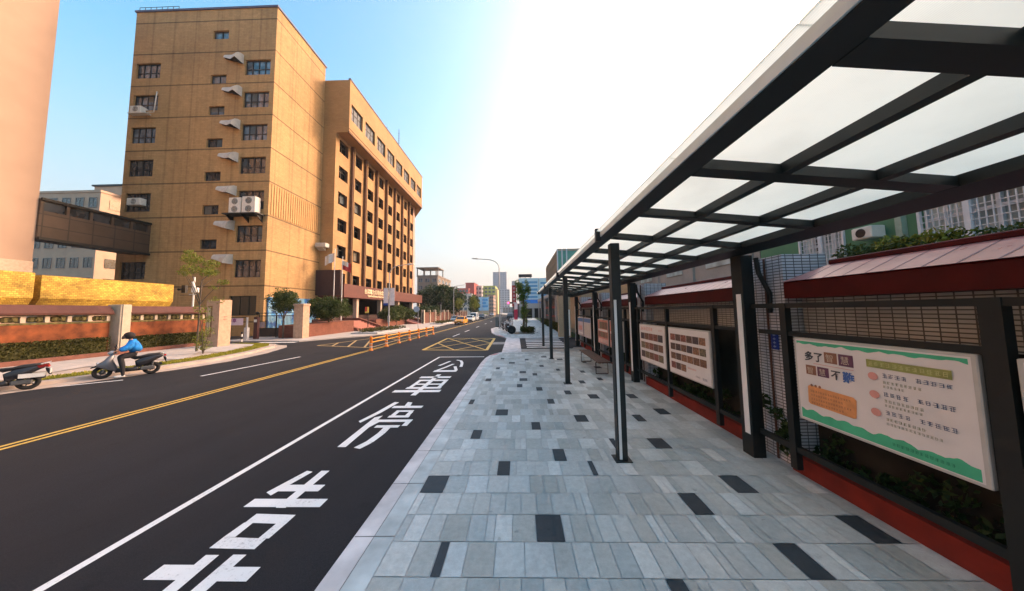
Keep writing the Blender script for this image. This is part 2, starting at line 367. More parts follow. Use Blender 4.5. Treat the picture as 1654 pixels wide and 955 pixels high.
dots = [(rnd.uniform(-.8, 3.8), rnd.choice((.1, .19, .29)), 27.2+.424*rnd.randrange(0, 60)) for _ in range(26)]
def px0(y):
    for a, b in zip(o2[1:-1], o2[2:]):
        if a[1] <= y <= b[1]: return a[0]+(b[0]-a[0])*(y-a[1])/(b[1]-a[1])+.305
    return -2
m = pave(px0, 4.0, 27.0, 95, .424, dots, 5, 1.05)
tag(m.build('far_pavers', PAVER), kind='structure')
m = MB(); m.poly([(.06,17.75,.001),(4.05,17.75,.001),(4.05,19.05,.001),(.06,19.05,.001)]); m.poly([(3.2,19.05,.012),(4.4,19.05,.012),(4.4,19.6,.012),(3.4,19.6,.012)])
tag(m.build('threshold_strip', mat('grey threshold concrete', (.33,.32,.30), .9, noise=.2, scale=4)), kind='structure')
# manhole / service cover seam next to the corner
m = MB()
for i in range(6):
    y = 19.75+i*1.12; m.poly([(.42,y,.012),(3.05+i*.03,y-.05,.012),(3.05+i*.03,y+.34,.012),(.44,y+.39,.012)])
tag(m.build('side_drive_crosswalk', WHITE), kind='structure')

# painted lines on the carriageway (road paint sits 4 mm above the asphalt)
Z1 = RZ+.004
L = MB()
LNC = [0]
def ln(m, x0, y0, x1, y1, wd, z=Z1, mi=0):
    LNC[0] += 1; z += .0004*(LNC[0] % 7)
    d = Vector((x1-x0, y1-y0, 0)).normalized(); s = Vector((-d.y, d.x, 0))*wd/2
    m.poly([(x0-s.x,y0-s.y,z),(x1-s.x,y1-s.y,z),(x1+s.x,y1+s.y,z),(x0+s.x,y0+s.y,z)], mi)
ln(L, -4.41, -3, -4.41, 16.72, .10); ln(L, -4.36, 16.67, -1.96, 16.60, .14)
tag(L.build('bus_bay_line', WHITE), kind='structure')
L = MB(); yy = list(range(-8, 95, 8))+list(range(95, 300, 15))
for a, b in zip(yy[:-1], yy[1:]):
    for dx in (-.11, .11): ln(L, -9.92+dx+bend(a), a, -9.92+dx+bend(b), b, .10)
tag(L.build('double_yellow_line', YEL), kind='structure')
L = MB()
ln(L, -12.95, 12.2, -12.6, 17.3, .12); ln(L, -17.0, 10.2, -15.4, 11.6, .12)
for y in (30, 36.5, 46, 57, 69, 82, 96, 110, 126): ln(L, -6.62+bend(y), y, -6.62+bend(y+3), y+3.4, .13)
for y in (46, 60, 74, 90, 110): ln(L, -13.1+bend(y), y, -13.1+bend(y+3), y+4, .13)
tag(L.build('lane_dashes', WHITE), kind='structure')
L = MB()
bx = [(-6.33,19.8),(-2.14,19.35),(-2.3,27.5),(-6.68,28.1)]
def lerp(a, b, t): return (a[0]+(b[0]-a[0])*t, a[1]+(b[1]-a[1])*t)
for a, b in zip(bx, bx[1:]+bx[:1]): ln(L, *a, *b, .2, Z1)
Z2 = Z1+.003
for t in (0, .5):
    ln(L, *lerp(bx[0], bx[3], t), *lerp(bx[1] if t == 0 else bx[3], bx[2], 1-t if t else 1), .12, Z2)
for t in (.5,): ln(L, *lerp(bx[0], bx[1], t), *lerp(bx[1], bx[2], 1-t), .12, Z2)
Z3 = Z2+.003
for t in (0, .5):
    ln(L, *lerp(bx[1], bx[2], t), *lerp(bx[0] if t == 0 else bx[2], bx[3], 1 if t == 0 else 1-t), .12, Z3)
for t in (.5,): ln(L, *lerp(bx[1], bx[0], t), *lerp(bx[0], bx[3], 1-t), .12, Z3)
tag(L.build('yellow_box_marking', YEL), kind='structure')
# faded yellow hatch island by the far kerb
L = MB(); hp = [(-15.6,23.2),(-10.6,21.4),(-10.9,27.4),(-14.0,29.6)]
for a, b in zip(hp, hp[1:]+hp[:1]): ln(L, *a, *b, .17)
for t in (.3, .6, .9): ln(L, *lerp(hp[0], hp[3], t), *lerp(hp[0], hp[1], t), .15, Z2)
for a, b in (((-10.9,27.4),(-10.5,31)), ((-14,29.6),(-11.4,33))): ln(L, *a, *b, .14)
tag(L.build('faded_hatch_marking', YELF), kind='structure')
L = MB()
for (y, x0, x1) in ((24.0,-22.6,-19.6),(25.8,-22.6,-19.3),(27.6,-22.8,-19.6),(29.4,-22.8,-20.2)): L.poly([(x0,y,Z1+.006),(x1,y-.1,Z1+.006),(x1,y+.4,Z1+.006),(x0,y+.5,Z1+.006)])
tag(L.build('entrance_crosswalk', WHITE), kind='structure')
# short white line and faded patch between the box and our kerb
L = MB(); L.poly([(-2.1,22.6,Z1),(-1.15,22.6,Z1),(-1.15,24.2,Z1),(-2.1,24.2,Z1)])
tag(L.build('road_patch', mat('worn concrete patch', (.30,.27,.25), .9, noise=.25, scale=3)), kind='structure')

# lettering of the bus bay: 公 車 停 靠, stroke by stroke
S = MB(); lay = [0]
def st(*pts, w=.11):
    z = Z1+.0005*(lay[0] % 7); lay[0] += 1
    for a, b in zip(pts[:-1], pts[1:]): ln(S, *a, *b, w, z)
def q4(*pts):
    z = Z1+.0005*(lay[0] % 7); lay[0] += 1; S.poly([(p[0], p[1], z) for p in pts])
def hb(x0, x1, y0, y1): q4((x0,y0),(x1,y0),(x1,y1),(x0,y1))
st((-3.50,15.25),(-3.62,14.6),(-3.74,14.05), w=.13)
st((-3.24,15.60),(-2.98,15.35),(-2.80,14.7),(-2.66,13.7), w=.13)
st((-3.16,14.45),(-3.34,13.6),(-3.55,12.85), w=.13); hb(-3.62,-2.66,12.62,12.95); st((-2.95,13.8),(-2.72,12.95), w=.13)
hb(-3.80,-2.64,11.46,11.74); hb(-3.70,-2.62,10.98,11.2); hb(-3.70,-2.62,10.45,10.62); hb(-3.74,-2.60,9.93,10.14)
hb(-3.70,-3.57,10.14,10.98); hb(-2.75,-2.62,10.14,10.98); hb(-4.0,-2.52,9.5,9.76); hb(-3.29,-3.13,9.15,12.1)
q4((-3.49,8.5),(-3.35,8.46),(-3.47,7.6),(-3.63,6.95),(-3.72,7.05),(-3.60,7.65))
q4((-3.47,7.3),(-3.33,7.42),(-3.26,5.74),(-3.42,5.74))
q4((-3.12,8.5),(-2.98,8.45),(-2.92,8.1),(-3.08,8.1)); hb(-3.36,-2.58,7.98,8.16)
hb(-3.14,-2.70,7.68,7.80); hb(-3.16,-2.66,7.28,7.42); hb(-3.14,-3.03,7.42,7.68); hb(-2.79,-2.68,7.42,7.68)
hb(-3.34,-2.50,7.0,7.15); q4((-3.34,7.0),(-3.22,7.0),(-3.30,6.68),(-3.42,6.72)); q4((-2.62,7.0),(-2.50,7.0),(-2.50,6.76),(-2.62,6.76))
hb(-3.18,-2.66,6.66,6.80); st((-2.90,6.8),(-2.88,6.35),(-2.92,5.95),(-3.02,5.68), w=.15)
q4((-3.39,4.9),(-3.28,4.87),(-3.44,4.26),(-3.56,4.33)); hb(-3.16,-3.03,4.0,4.90); hb(-3.42,-2.85,4.36,4.52); hb(-3.60,-2.60,4.02,4.19)
q4((-3.31,3.89),(-2.80,3.87),(-2.80,3.71),(-3.31,3.73)); q4((-3.34,3.50),(-2.84,3.48),(-2.84,3.33),(-3.34,3.34))
q4((-3.34,3.5),(-3.21,3.5),(-3.21,3.73),(-3.32,3.73)); q4((-2.93,3.48),(-2.81,3.48),(-2.80,3.72),(-2.92,3.72))
q4((-3.28,3.25),(-3.14,3.25),(-3.12,2.75),(-3.16,2.2),(-3.30,1.75),(-3.40,1.85),(-3.28,2.3),(-3.25,2.75)); hb(-3.0,-2.86,1.7,3.26)
for y in (2.96, 2.54, 2.12): hb(-3.58,-3.22,y,y+.17); hb(-2.88,-2.58,y-.01,y+.15)
tag(S.build('bus_stop_lettering', WHITE), kind='structure')

# ---- opposite side: kerb, grass verge, pavement
LK = [(-20.5,0),(-18.4,7.5),(-17.5,10.3),(-16.45,14.0),(-16.3,16),(-16.9,19.0),(-18.1,22.2),(-19.2,23.6),(-21.6,24.2)]
PZ = .05
m = MB(); m.prism(LK+[(-40,24.2),(-40,0)], 'z', -.13, PZ-.03)
for a, b in zip(LK[:-1], LK[1:]): m.poly([(a[0],a[1],PZ),(a[0]-.5,a[1],PZ),(b[0]-.5,b[1],PZ),(b[0],b[1],PZ)]); m.poly([(a[0],a[1],PZ),(b[0],b[1],PZ),(b[0]+.02,b[1],-.1),(a[0]+.02,a[1],-.1)])
for a, b in zip(LK[:-1], LK[1:]): m.poly([(a[0]+.02,a[1],RZ+.006),(a[0]+.9,a[1],RZ+.006),(b[0]+.9,b[1],RZ+.006),(b[0]+.02,b[1],RZ+.006)])
tag(m.build('opposite_kerb', mat('warm kerb concrete', (.40,.33,.28), .9, noise=.15, scale=2, bump=.3)), kind='structure')
m = MB()
for a, b in zip(LK[:-1], LK[1:]): m.poly([(a[0]-1.7,a[1],PZ),(-24.5,a[1],PZ),(-24.5,b[1],PZ),(min(b[0]-1.7,-20.4),b[1],PZ)])
tag(m.build('opposite_sidewalk', mat('pale warm paving', (.42,.38,.35), .9, noise=.12, scale=1.5)), kind='structure')
m = MB(); m.box(-24.75,-24.45,0,23.2,PZ-.02,.28); m.box(-25.3,-24.751,0,23.2,PZ-.02,.2)
tag(m.build('brick_edging', mat('red brick edging', (.17,.07,.05), .9, noise=.2, scale=6)), kind='structure')
m = MB(); q = random.Random(4)
GR = leaf_mat('verge grass blades', (.22,.22,.02), (.34,.30,.03), (.13,.15,.02))
for a, b in zip(LK[:-1], LK[1:]):
    m.poly([(a[0]-.5,a[1],PZ+.01),(a[0]-1.7,a[1],PZ+.01),(b[0]-1.7,b[1],PZ+.01),(b[0]-.5,b[1],PZ+.01)])
    for _ in range(900):
        t, s_ = q.random(), q.uniform(.52, 1.68); x = a[0]+(b[0]-a[0])*t-s_; y = a[1]+(b[1]-a[1])*t
        an = q.uniform(0, 6.3); hh = q.uniform(.03, .09); dx, dy = math.cos(an)*.03, math.sin(an)*.03
        m.poly([(x-dx,y-dy,PZ),(x+dx,y+dy,PZ),(x+q.uniform(-.04,.04),y+q.uniform(-.04,.04),PZ+hh)])
tag(m.build('grass_verge', GR, None), 'yellowish green strip of grass between the left kerb and its pavement', kind='stuff')
LK2 = [(-21.0,26.6),(-19.3,26.3),(-17.9,28.8),(-16.3,31),(-15.2,33.6),(-14.2,40),(-13.6,50),(-13.6,95)]
m = MB(); m.prism(LK2+[(-27,95),(-27,26.6)], 'z', -.13, .03)
for y0, y1 in zip(range(95, 290, 15), range(110, 305, 15)): m.faces([(-17+bend(y0),y0,.03),(-13.6+bend(y0),y0,.03),(-13.6+bend(y1),y1,.03),(-17+bend(y1),y1,.03)], [(0,1,2,3)])
tag(m.build('far_left_sidewalk', mat('pale pavement slabs', (.42,.38,.35), .9, noise=.12, scale=1.2)), kind='structure')
m = MB()
for y0, y1 in zip(range(95, 290, 15), range(110, 305, 15)): m.faces([(-2.3+bend(y0),y0,-.01),(9+bend(y0),y0,-.01),(9+bend(y1),y1,-.01),(-2.3+bend(y1),y1,-.01)], [(0,1,2,3)])
tag(m.build('far_right_sidewalk', CONC), kind='structure')
m = MB(); m.poly([(4.4,27,-.004),(7.5,27,-.004),(9,95,-.004),(4.4,95,-.004)])
tag(m.build('lawn', leaf_mat('short lawn', (.06,.10,.02), (.09,.13,.03), (.05,.07,.02))), kind='structure')
# ------------------------------------------------------------------ walls with real openings
def wall_grid(m, org, ud, vd, us, vs, holes, nrm, depth, mi=0, rmi=None):
    """wall in the plane org + u*ud + v*vd over [us]x[vs] with rectangular holes (u0,u1,v0,v1) and reveals going -nrm*depth"""
    org, ud, vd, nrm = map(Vector, (org, ud, vd, nrm)); rmi = mi if rmi is None else rmi
    U = sorted(set([us[0], us[1]]+[h[0] for h in holes]+[h[1] for h in holes])); V = sorted(set([vs[0], vs[1]]+[h[2] for h in holes]+[h[3] for h in holes]))
    P = lambda u, v, d=0: org+ud*u+vd*v-nrm*d
    for a, b in zip(U[:-1], U[1:]):
        for c, d in zip(V[:-1], V[1:]):
            cu, cv = (a+b)/2, (c+d)/2
            if any(h[0] < cu < h[1] and h[2] < cv < h[3] for h in holes): continue
            m.poly([P(a,c), P(b,c), P(b,d), P(a,d)], mi)
    for (a, b, c, d) in holes:
        m.poly([P(a,c),P(b,c),P(b,c,depth),P(a,c,depth)], rmi); m.poly([P(a,d),P(a,d,depth),P(b,d,depth),P(b,d)], rmi)
        m.poly([P(a,c),P(a,c,depth),P(a,d,depth),P(a,d)], rmi); m.poly([P(b,c),P(b,d),P(b,d,depth),P(b,c,depth)], rmi)
def window(parent, org, ud, vd, nrm, h, depth, cols, rows, fm, gm, fw_=.07, name='window', sillm=None, hbar=None):
    """frame object with a child pane, sitting in hole h"""
    org, ud, vd, nrm = map(Vector, (org, ud, vd, nrm)); a, b, c, d = h
    m = MB()
    def bar(u0, u1, v0, v1, dd0, dd1):
        vs = [org+ud*u+vd*v-nrm*t for t in (dd0, dd1) for (u, v) in ((u0,v0),(u1,v0),(u1,v1),(u0,v1))]
        m.faces(vs, [(0,1,2,3),(7,6,5,4),(0,4,5,1),(1,5,6,2),(2,6,7,3),(3,7,4,0)])
    t0, t1 = depth-.12, depth-.03; e = .004
    bar(a+e,b-e,c+e,c+fw_,t0,t1); bar(a+e,b-e,d-fw_,d-e,t0,t1); bar(a+e,a+fw_,c+fw_,d-fw_,t0,t1); bar(b-fw_,b-e,c+fw_,d-fw_,t0,t1)
    for i in range(1, cols): u = a+(b-a)*i/cols; wv = fw_*.6; bar(u-wv,u+wv,c+fw_,d-fw_,t0+.005,t1-.005)
    for i in range(1, rows): v = c+(d-c)*(i/rows if hbar is None else hbar); bar(a+fw_,b-fw_,v-fw_*.45,v+fw_*.45,t0+.012,t1-.012)
    f = m.build(name, fm, parent)
    g = MB(); q = lambda u, v: org+ud*u+vd*v-nrm*(depth-.05); g.poly([q(a+e,c+e), q(b-e,c+e), q(b-e,d-e), q(a+e,d-e)])
    g.build('pane', gm, f)
    if name == 'window' and BLR.random() < .38 and b-a < 4:
        n_ = max(1, cols); j = BLR.randrange(n_); k2 = min(n_, j+BLR.choice((1, 1, 2))); cu0 = a+(b-a)*j/n_+fw_; cu1 = a+(b-a)*k2/n_-fw_*.3; cv = d-fw_-(d-c)*BLR.uniform(.3, .85)
        g = MB(); q = lambda u, v: org+ud*u+vd*v-nrm*(depth-.058); g.poly([q(cu0,max(cv,c+fw_)), q(cu1,max(cv,c+fw_)), q(cu1,d-fw_), q(cu0,d-fw_)]); g.build('blind', BLIND[BLR.randrange(3)], f)
    return f
BLR = random.Random(77); BLIND = [mat('grey blind', (.11,.11,.10), .8), mat('cream blind', (.16,.13,.09), .8), mat('blue grey blind', (.07,.09,.10), .8)]
IN = mat('dark interior', (.02, .018, .016), .9)

# ------------------------------------------------------------------ tall tan office tower
TX0, TX1, TY = -45.8, -28.4, 33.0
tower = empty('office_building', ((TX0+TX1)/2, TY, 0), 0, 'tall tan tiled office block with projecting upper storey, dark windows and a maroon entrance canopy', 'building')
def T(m, name, mats): o = m.build(name, mats, tower); o.location = (-tower.location.x, -tower.location.y, 0); return o
def Tw(*a, **k): f = window(tower, *a, **k); f.location = (-tower.location.x, -tower.location.y, 0); return f
holes = []
FL = [(30.53,32.43),(26.5,28.45),(22.5,24.45),(18.5,20.5),(14.3,16.5),(10.5,12.45),(6.5,8.5)]
R1 = [(-32.0,-28.95,a,b) for a, b in FL]
S1 = [(-36.1,-34.2,z,z+1.1) for z in (35.2,29.6,25.7,21.75,17.75,13.8,9.8)]
L1 = [(-45.3,-42.3,a,b) for a, b in FL if a != 10.5]
door = [(-32.35,-29.25,2.25,4.45)]
m = MB(); o_ = (0, TY, 0)
wall_grid(m, o_, (1,0,0), (0,0,1), (TX0,TX1), (0,39.0), R1+S1+L1+door, (0,-1,0), .3)
wall_grid(m, (TX1,0,0), (0,1,0), (0,0,1), (TY,42.0), (0,39.0), [], (1,0,0), .3)
m.poly([(TX0,TY,0),(TX0,70,0),(TX0,70,39),(TX0,TY,39)]); m.poly([(TX0,TY,39),(TX1,TY,39),(TX1,42,39),(TX0,42,39)])
m.poly([(TX0,42,39),(TX1,42,39),(TX1,42,30),(TX0,42,30)])
T(m, 'tower_wall', TW)
m = MB(); m.poly([(TX0+.1,TY+.45,0),(TX1-.1,TY+.45,0),(TX1-.1,TY+.45,38.9),(TX0+.1,TY+.45,38.9)]); T(m, 'interior_backing', IN)
m = MB(); m.box(TX0-.12,TX1+.12,TY-.12,TY+.2,39.0,39.22); m.box(TX1-.2,TX1+.12,TY+.2,42.2,39.0,39.22); m.box(TX0-.12,TX0+.2,TY+.2,60,39.0,39.22)
T(m, 'parapet_coping', mat('blue grey coping', (.10,.10,.16), .6))
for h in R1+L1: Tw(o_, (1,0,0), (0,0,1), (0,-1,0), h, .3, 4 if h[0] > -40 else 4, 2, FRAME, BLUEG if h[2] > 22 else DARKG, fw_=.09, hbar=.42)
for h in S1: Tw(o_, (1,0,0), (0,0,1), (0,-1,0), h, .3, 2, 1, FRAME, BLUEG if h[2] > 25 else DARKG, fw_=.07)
Tw(o_, (1,0,0), (0,0,1), (0,-1,0), door[0], .3, 3, 1, mat('green black shutter', (.02,.03,.025), .5), mat('dark green glass', (.012,.022,.018), .3), fw_=.05)
# curved white window hoods
HOOD = mat('weathered white duct hood', (.52,.49,.44), .6, noise=.15, scale=2)
for i, z in enumerate((31.9,27.85,23.8,19.85,15.9,11.85,8.0)):
    m = MB(); x0, x1 = -34.35, -32.2; n = 7; T1 = []; 
    prof = [(0, 1.15), (-.35, 1.1), (-.7, .92), (-1.0, .6), (-1.15, .2), (-1.18, 0)]
    for a, b in zip(prof[:-1], prof[1:]):
        m.poly([(x0+.9,TY+a[0]*.35,z+.35+a[1]*.72),(x1,TY+a[0],z+a[1]),(x1,TY+b[0],z+b[1]),(x0+.9,TY+b[0]*.35,z+.35+b[1]*.72)], 0, None, True)
        m.poly([(x0,TY+a[0]*.30,z+.65+a[1]*.45),(x0+.9,TY+a[0]*.35,z+.35+a[1]*.72),(x0+.9,TY+b[0]*.35,z+.35+b[1]*.72),(x0,TY+b[0]*.30,z+.65+b[1]*.45)], 0)
    m.poly([(x1,TY,z)]+[(x1,TY+p[0],z+p[1]) for p in prof], 0)
    m.poly([(x1-.02,TY,z+.03),(x1-.02,TY-1.14,z+.03),(x0+.9,TY-.4,z+.38),(x0,TY-.34,z+.68),(x0,TY,z+.68)], 1)
    h = T(m, 'vent_hood', [HOOD, IN])
# two condensers on a dark ledge
m = MB(); m.box(-32.7,-28.7,TY-1.1,TY-.004,13.47,13.59)
for x in (-32.4,-30.6,-29.0): m.prism([(TY-1.0,13.47),(TY-.004,13.47),(TY-.004,12.7)], 'x', x-.04, x+.04)
T(m, 'condenser_ledge', DSTEEL)
ACW = mat('white condenser casing', (.66,.63,.56), .5, noise=.08)
def condenser(name, x0, x1, z0, z1, parentT=True, y=TY-.95, fans=2):
    m = MB(); m.box(x0,x1,y,y+.75,z0,z1,0,.03)
    hh = (z1-z0)/fans
    for i in range(fans):
        cz = z0+hh*(i+.5); r = min(hh,(x1-x0))*.4
        m.tube([(x0+(x1-x0)*.5,y-.012,cz),(x0+(x1-x0)*.5,y-.002,cz)], r, 20, 1)
        for k in range(5): rr = r*(k+1)/5.5; m.torus((x0+(x1-x0)*.5,y-.02,cz), rr, .012, 'y', 20, 4, 0)
    return T(m, 'condenser', [ACW, BLACK])
condenser('c', -32.1, -30.75, 13.6, 15.35); condenser('c', -30.6, -29.1, 13.6, 15.45)
condenser('c', -45.0, -43.7, 26.0, 26.8, y=TY-.5, fans=1); 
m = MB(); m.box(-45.2,-43.0,TY-.55,TY-.004,25.88,25.96); T(m, 'condenser_ledge', ACW)
m = MB(); m.tube([(-43.0,TY-.4,26),(-42.2,TY-.4,26),(-42.0,TY-.4,28.5),(-42.3,TY-.1,28.6)], .05, 6); T(m, 'bracket', ACW)
condenser('c', -44.6, -43.0, 15.0, 15.8, y=TY-.4, fans=1)
# side wall: camera housing, service downpipe
m = MB(); m.box(-28.4,-26.9,41.0,41.9,11.6,12.2,0,.05); m.prism([(41.0,11.6),(41.9,11.6),(41.9,11.2)], 'x', -28.35, -27.4); T(m, 'camera_housing', HOOD)
# ribbed lighter band in the side wall
m = MB()
for i in range(22): m.box(-28.40+.0, -28.34, 33.35+i*.37, 33.55+i*.37, 13.75, 17.35)
T(m, 'ribbed_panel', mat('pale ribbed cladding', (.48,.27,.10), .7, noise=.1, scale=1.5))
# roof railing
m = MB()
for y in range(8): m.cyl(TX0+.2+y*.7, TY+.1, 39.2, 39.75, .03, 6)
m.tube([(TX0+.2,TY+.1,39.75),(TX0+5.1,TY+.1,39.75)], .03, 6); T(m, 'roof_railing', DSTEEL)

# right block: return wall, projecting top storey, window facade
YR, XF, XL, YE = 42.0, -24.6, -26.5, 75.3
SAND = fresh('sand coloured render', .75, .35)
def sand():
    m, n, l, b = SAND; obj, wv, s, z = wallcoord(n, l)
    k = math_(n, l, 'MULTIPLY', mapr(n, l, noise_(n, l, obj, .3, 6), .3, .7, .84, 1.12), mapr(n, l, noise_(n, l, obj, 5, 5, .7), .3, .7, .9, 1.08))
    t = n.new('ShaderNodeTexBrick'); t.inputs['Scale'].default_value = 1; t.inputs['Brick Width'].default_value = .5; t.inputs['Row Height'].default_value = .2; t.inputs['Mortar Size'].default_value = .01
    t.inputs['Color1'].default_value = (.37,.205,.082,1); t.inputs['Color2'].default_value = (.41,.235,.095,1); t.inputs['Mortar'].default_value = (.33,.18,.07,1); l.new(wv, t.inputs[0])
    l.new(mixc(n, l, 1.0, t.outputs[0], k, 'MULTIPLY'), b.inputs['Base Color']); return m
SND = sand(); BROWN = mat('brown tile reveal', (.13,.06,.03), .8, noise=.2, scale=2)
ZT = 36.9; ZB = 28.8
m = MB()
TOPW = [(42.5+i*4.1, 42.5+i*4.1+3.25, 31.0, 33.5) for i in range(8)]
wall_grid(m, (XF,0,0), (0,1,0), (0,0,1), (YR,YE), (ZB,ZT), TOPW, (1,0,0), .35)
m.poly([(TX1+.0,YR,ZB),(XF,YR,ZB),(XF,YR,ZT),(TX1+.0,YR,ZT)]); m.poly([(TX1,YR,ZT),(XF,YR,ZT),(XF,YE,ZT),(TX1,YE,ZT)])
m.poly([(-45,YE,0),(XF,YE,ZB),(XF,YE,ZT),(-45,YE,ZT)]); m.poly([(XL,YR,ZB),(XF,YR,ZB),(XF,YE,ZB),(XL,YE,ZB)])
T(m, 'upper_storey', SND)
m = MB(); m.poly([(TX1,YR,2),(XL,YR,2),(XL,YR,ZB),(TX1,YR,ZB)]); T(m, 'return_wall', SND)
m = MB(); m.poly([(XF-.5,YR+.1,ZB+.1),(XF-.5,YE-.1,ZB+.1),(XF-.5,YE-.1,ZT-.1),(XF-.5,YR+.1,ZT-.1)]); m.poly([(XL-.5,YR+.1,2),(XL-.5,YE-.1,2),(XL-.5,YE-.1,ZB),(XL-.5,YR+.1,ZB)]); T(m, 'interior_backing', IN)
TOPG = glass_pane('dull blue grey glass', (.035,.045,.055), .45); TOPG.node_tree.nodes['Principled BSDF'].inputs['Specular IOR Level'].default_value = .25
for h in TOPW: Tw((XF,0,0), (0,1,0), (0,0,1), (1,0,0), h, .35, 3, 2, FRAME, TOPG, fw_=.08, hbar=.6)
m = MB(); m.box(XF-.25,XF+.08,YR-.05,YE,ZT,ZT+.22); T(m, 'parapet_coping', mat('blue grey coping', (.1,.1,.16)))
m = MB(); m.box(XF-.003-.12,XF+.07,YR-.04,YE,ZB-.12,ZB+.14); m.box(XF-.12,XF+.05,YR,YE,ZB+.55,ZB+.62); T(m, 'drip_moulding', BROWN)
m = MB(); m.box(-27.4,-25.4,46,58,ZT+.2,ZT+.8); m.box(-27,-26,66,71.5,ZT+.25,ZT+.9); T(m, 'roof_edge_sign', mat('indigo metal', (.05,.05,.22), .5))
LW = []
for i in range(8):
    y = 42.95+i*4.12
    LW += [(y, y+2.3, z, z+1.9) for z in (26.4,22.4,18.45,14.45,10.45)] + [(y, y+2.3, 6.5, 8.3)]
m = MB(); wall_grid(m, (XL,0,0), (0,1,0), (0,0,1), (YR,YE), (6.4,ZB-.002), LW, (1,0,0), .55, 0, 1); T(m, 'facade_wall', [SND, BROWN])
for h in LW: Tw((XL,0,0), (0,1,0), (0,0,1), (1,0,0), h, .55, 2, 2, FRAME, DARKG, fw_=.06, hbar=.7)
for i in range(8):
    y = 46.15+i*4.12-.1
    if y > 74: break
    for dy in (0, .42):
        m = MB(); m.box(XL+.002, XL+.42, y+dy-.1, y+dy+.1, 6.42, ZB-.01); T(m, 'fin', [SND if dy else BROWN])
m = MB(); m.box(XL+.002,XL+.14,74.0,YE,6.4,ZB-.01); T(m, 'end_pier', mat('pink beige render', (.50,.30,.22), .8))
# podium canopy with sign lettering
MAR = mat('maroon stone cladding', (.10,.025,.018), .6, noise=.12, scale=1.5)
m = MB(); m.box(-28.2,XF+.1,YR-.3,YE+.4,4.6,6.5); T(m, 'entrance_canopy', MAR)
m = MB(); m.box(-28.39,-24.9,YR-.6,YR-.3,4.9,8.4); m.box(-28.0,-27.0,YR,YE,0,4.6); T(m, 'podium_wall', mat('dark maroon wall', (.05,.022,.02), .7))
m = MB()
for y in (46,54,62,70,75): m.box(-25.6,-25.0,y,y+.6,0,4.59)
T(m, 'canopy_column', mat('beige stone column', (.42,.33,.26), .8))  # columns in one beige stone colour
def text(s, size, mt, parent=None, name='lettering', ext=.0, align='LEFT', bold=0):
    c = bpy.data.curves.new(name, 'FONT'); c.body = s; c.size = size; c.extrude = ext; c.align_x = align; c.offset = bold; c.resolution_u = 3
    t = bpy.data.objects.new('tmp', c); C.objects.link(t)
    me = bpy.data.meshes.new_from_object(t.evaluated_get(bpy.context.evaluated_depsgraph_get())); bpy.data.objects.remove(t)
    me.materials.clear(); me.materials.append(mt); o = bpy.data.objects.new(name, me); C.objects.link(o)
    if parent is not None: o.parent = parent
    return o
GOLD = mat('pale gold letters', (.75,.62,.40), .5, noise=.05)
M_X = Matrix(((0,0,1,0),(1,0,0,0),(0,1,0,0),(0,0,0,1)))      # text facing +X, reading towards +Y
for s, z, sz, y in (('台灣電力公司台北南區營業處', 5.45, .85, 47.2), ('Taipei South Branch, Taiwan Power Company', 4.95, .42, 48.2)):
    t = text(s, sz, GOLD, tower, 'sign_lettering', .03, bold=.012)
    t.matrix_local = Matrix.Translation((XF+.145-tower.location.x, y-tower.location.y, z)) @ M_X
# antennas on the roof
for x, y, h in ((-26.2,58,2.6),(-25.8,63,5.2)):
    m = MB(); m.tube([(x,y,ZT+.2),(x,y,ZT+.2+h)], .06, 6)
    for k in range(int(h*1.6)): m.tube([(x-.25,y,ZT+.6+k*.55),(x+.25,y,ZT+.6+k*.55)], .025, 4)
    T(m, 'antenna', DSTEEL)

# blue mural wall under the tower, behind the shrubs
def mural():
    m, n, l, b = fresh('blue painted mural', .6, .4); obj, wv, s, z = wallcoord(n, l)
    v = n.new('ShaderNodeTexVoronoi'); v.inputs['Scale'].default_value = 1.3; l.new(wv, v.inputs[0]); f = noise_(n, l, wv, 1.2, 3)
    c = mixc(n, l, mapr(n, l, f, .35, .6, 0, 1), (.008,.06,.26), (.04,.22,.46)); c = mixc(n, l, mapr(n, l, v.outputs[0], .45, .5, 0, .6), c, (.22,.40,.48))
    l.new(c, b.inputs['Base Color']); return m
m = MB(); m.box(-28.34,-28.2,33.4,41.5,.2,4.3)
T(m, 'mural_panel', mural())

